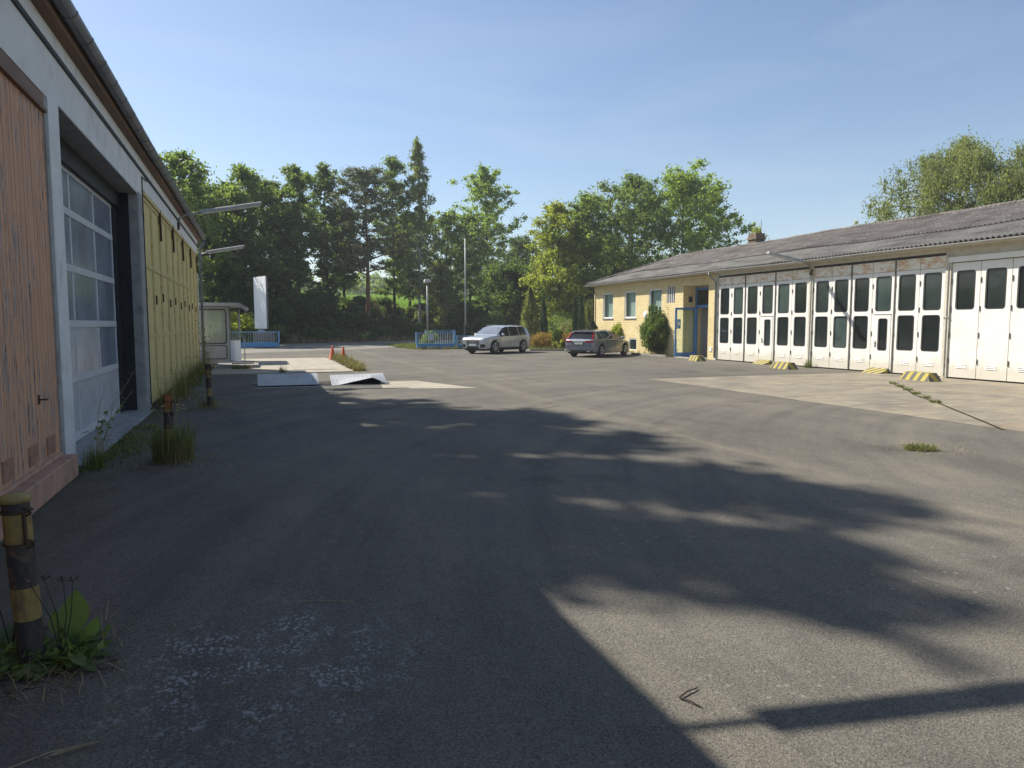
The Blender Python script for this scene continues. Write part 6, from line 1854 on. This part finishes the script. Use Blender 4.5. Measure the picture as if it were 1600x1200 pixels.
# thin sapling at the white post and dry stalks
sp = thing('sapling', 'thin leafy sapling growing at the foot of the white wall post', 'sapling', (-1.95, 10.15, 0)); rd = random.Random(9); mb = MB(); lp = []
for k in range(6):
    e = Vector((-1.95 + rd.uniform(-.12, .5), 10.15 + rd.uniform(-.2, .45), rd.uniform(.55, 1.3))); b = Vector((-1.95, 10.15, 0)); m_ = b.lerp(e, .55) + Vector((-.05, 0, .08))
    mb.tube([b, m_, e], [.006, .004, .0015], 5)
    for q in range(9):
        f = .3 + .7 * q / 9; c = b.lerp(m_, f * 2) if f < .5 else m_.lerp(e, f * 2 - 1); d = Vector((rd.uniform(-1, 1), rd.uniform(-1, 1), .4)).normalized() * rd.uniform(.04, .11); mb.tube([c, c + d], [.0018, .001], 3)
        if k < 3 and f < .75: lp += [tuple(c + d + Vector((rd.uniform(-.02, .02), rd.uniform(-.02, .02), rd.uniform(-.02, .02)))) for _ in range(3)]
mb.build('stems', M['straw'], sp); leaves('foliage', np.array(lp), .028, M['leaf_mid'], sp, np.random.default_rng(4))
sp = thing('dry_weed', 'tall dry seeding weed at the workshop corner by the downpipe', 'weed', (-1.75, 29.5, 0)); mb = MB(); lp = []
for k in range(9):
    e = Vector((-1.75 + rd.uniform(-.25, .3), 29.5 + rd.uniform(-.3, .3), rd.uniform(.9, 2.1))); b = Vector((-1.75 + rd.uniform(-.1, .1), 29.5, 0)); mb.tube([b, b.lerp(e, .5) + Vector((.03, 0, .05)), e], [.008, .006, .003], 4)
    for q in range(24):
        f = rd.uniform(.25, 1); c = b.lerp(e, f); lp.append(tuple(c + Vector((rd.gauss(0, .06), rd.gauss(0, .06), rd.gauss(0, .05)))))
mb.build('stems', M['straw'], sp); leaves('foliage', np.array(lp), .035, M['leaf_pale'], sp, np.random.default_rng(6))
# plants on the chimney
leafy = thing('roof_plant', 'little bushy plant growing on top of the chimney', 'plant', (26.15, 32.75, 6.76)); rg = np.random.default_rng(8)
leaves('foliage', np.array([26.15, 32.75, 6.92]) + rg.normal(size=(220, 3)) * np.array([.13, .16, .09]), .05, M['leaf_yellow'], leafy, rg)
mb = MB(); [mb.tube([(26.15, 32.75, 6.74), (26.15 + .15 * math.cos(k), 32.75 + .15 * math.sin(k), 6.95)], [.01, .004], 4) for k in range(5)]; mb.build('stem', M['trunk'], leafy)

# ------------------------------------------------------------------ haze volume added over the whole place to lift dark tree interiors
hm = bpy.data.materials.new('thin_haze'); hm.use_nodes = True; t_ = hm.node_tree
for n_ in list(t_.nodes):
    if n_.type == 'BSDF_PRINCIPLED': t_.nodes.remove(n_)
pv = t_.nodes.new('ShaderNodeVolumePrincipled'); pv.inputs['Color'].default_value = (.94, .97, 1.0, 1); pv.inputs['Density'].default_value = .00075
t_.links.new(pv.outputs[0], [n_ for n_ in t_.nodes if n_.type == 'OUTPUT_MATERIAL'][0].inputs['Volume'])
mb = MB(); mb.box(-1000, 1000, -1000, 1000, -1.1, 34); o = mb.build('haze', hm); o['kind'] = 'stuff'; tag(o, 'thin pale haze volume over the yard, added to lift the dark tree interiors', 'haze')
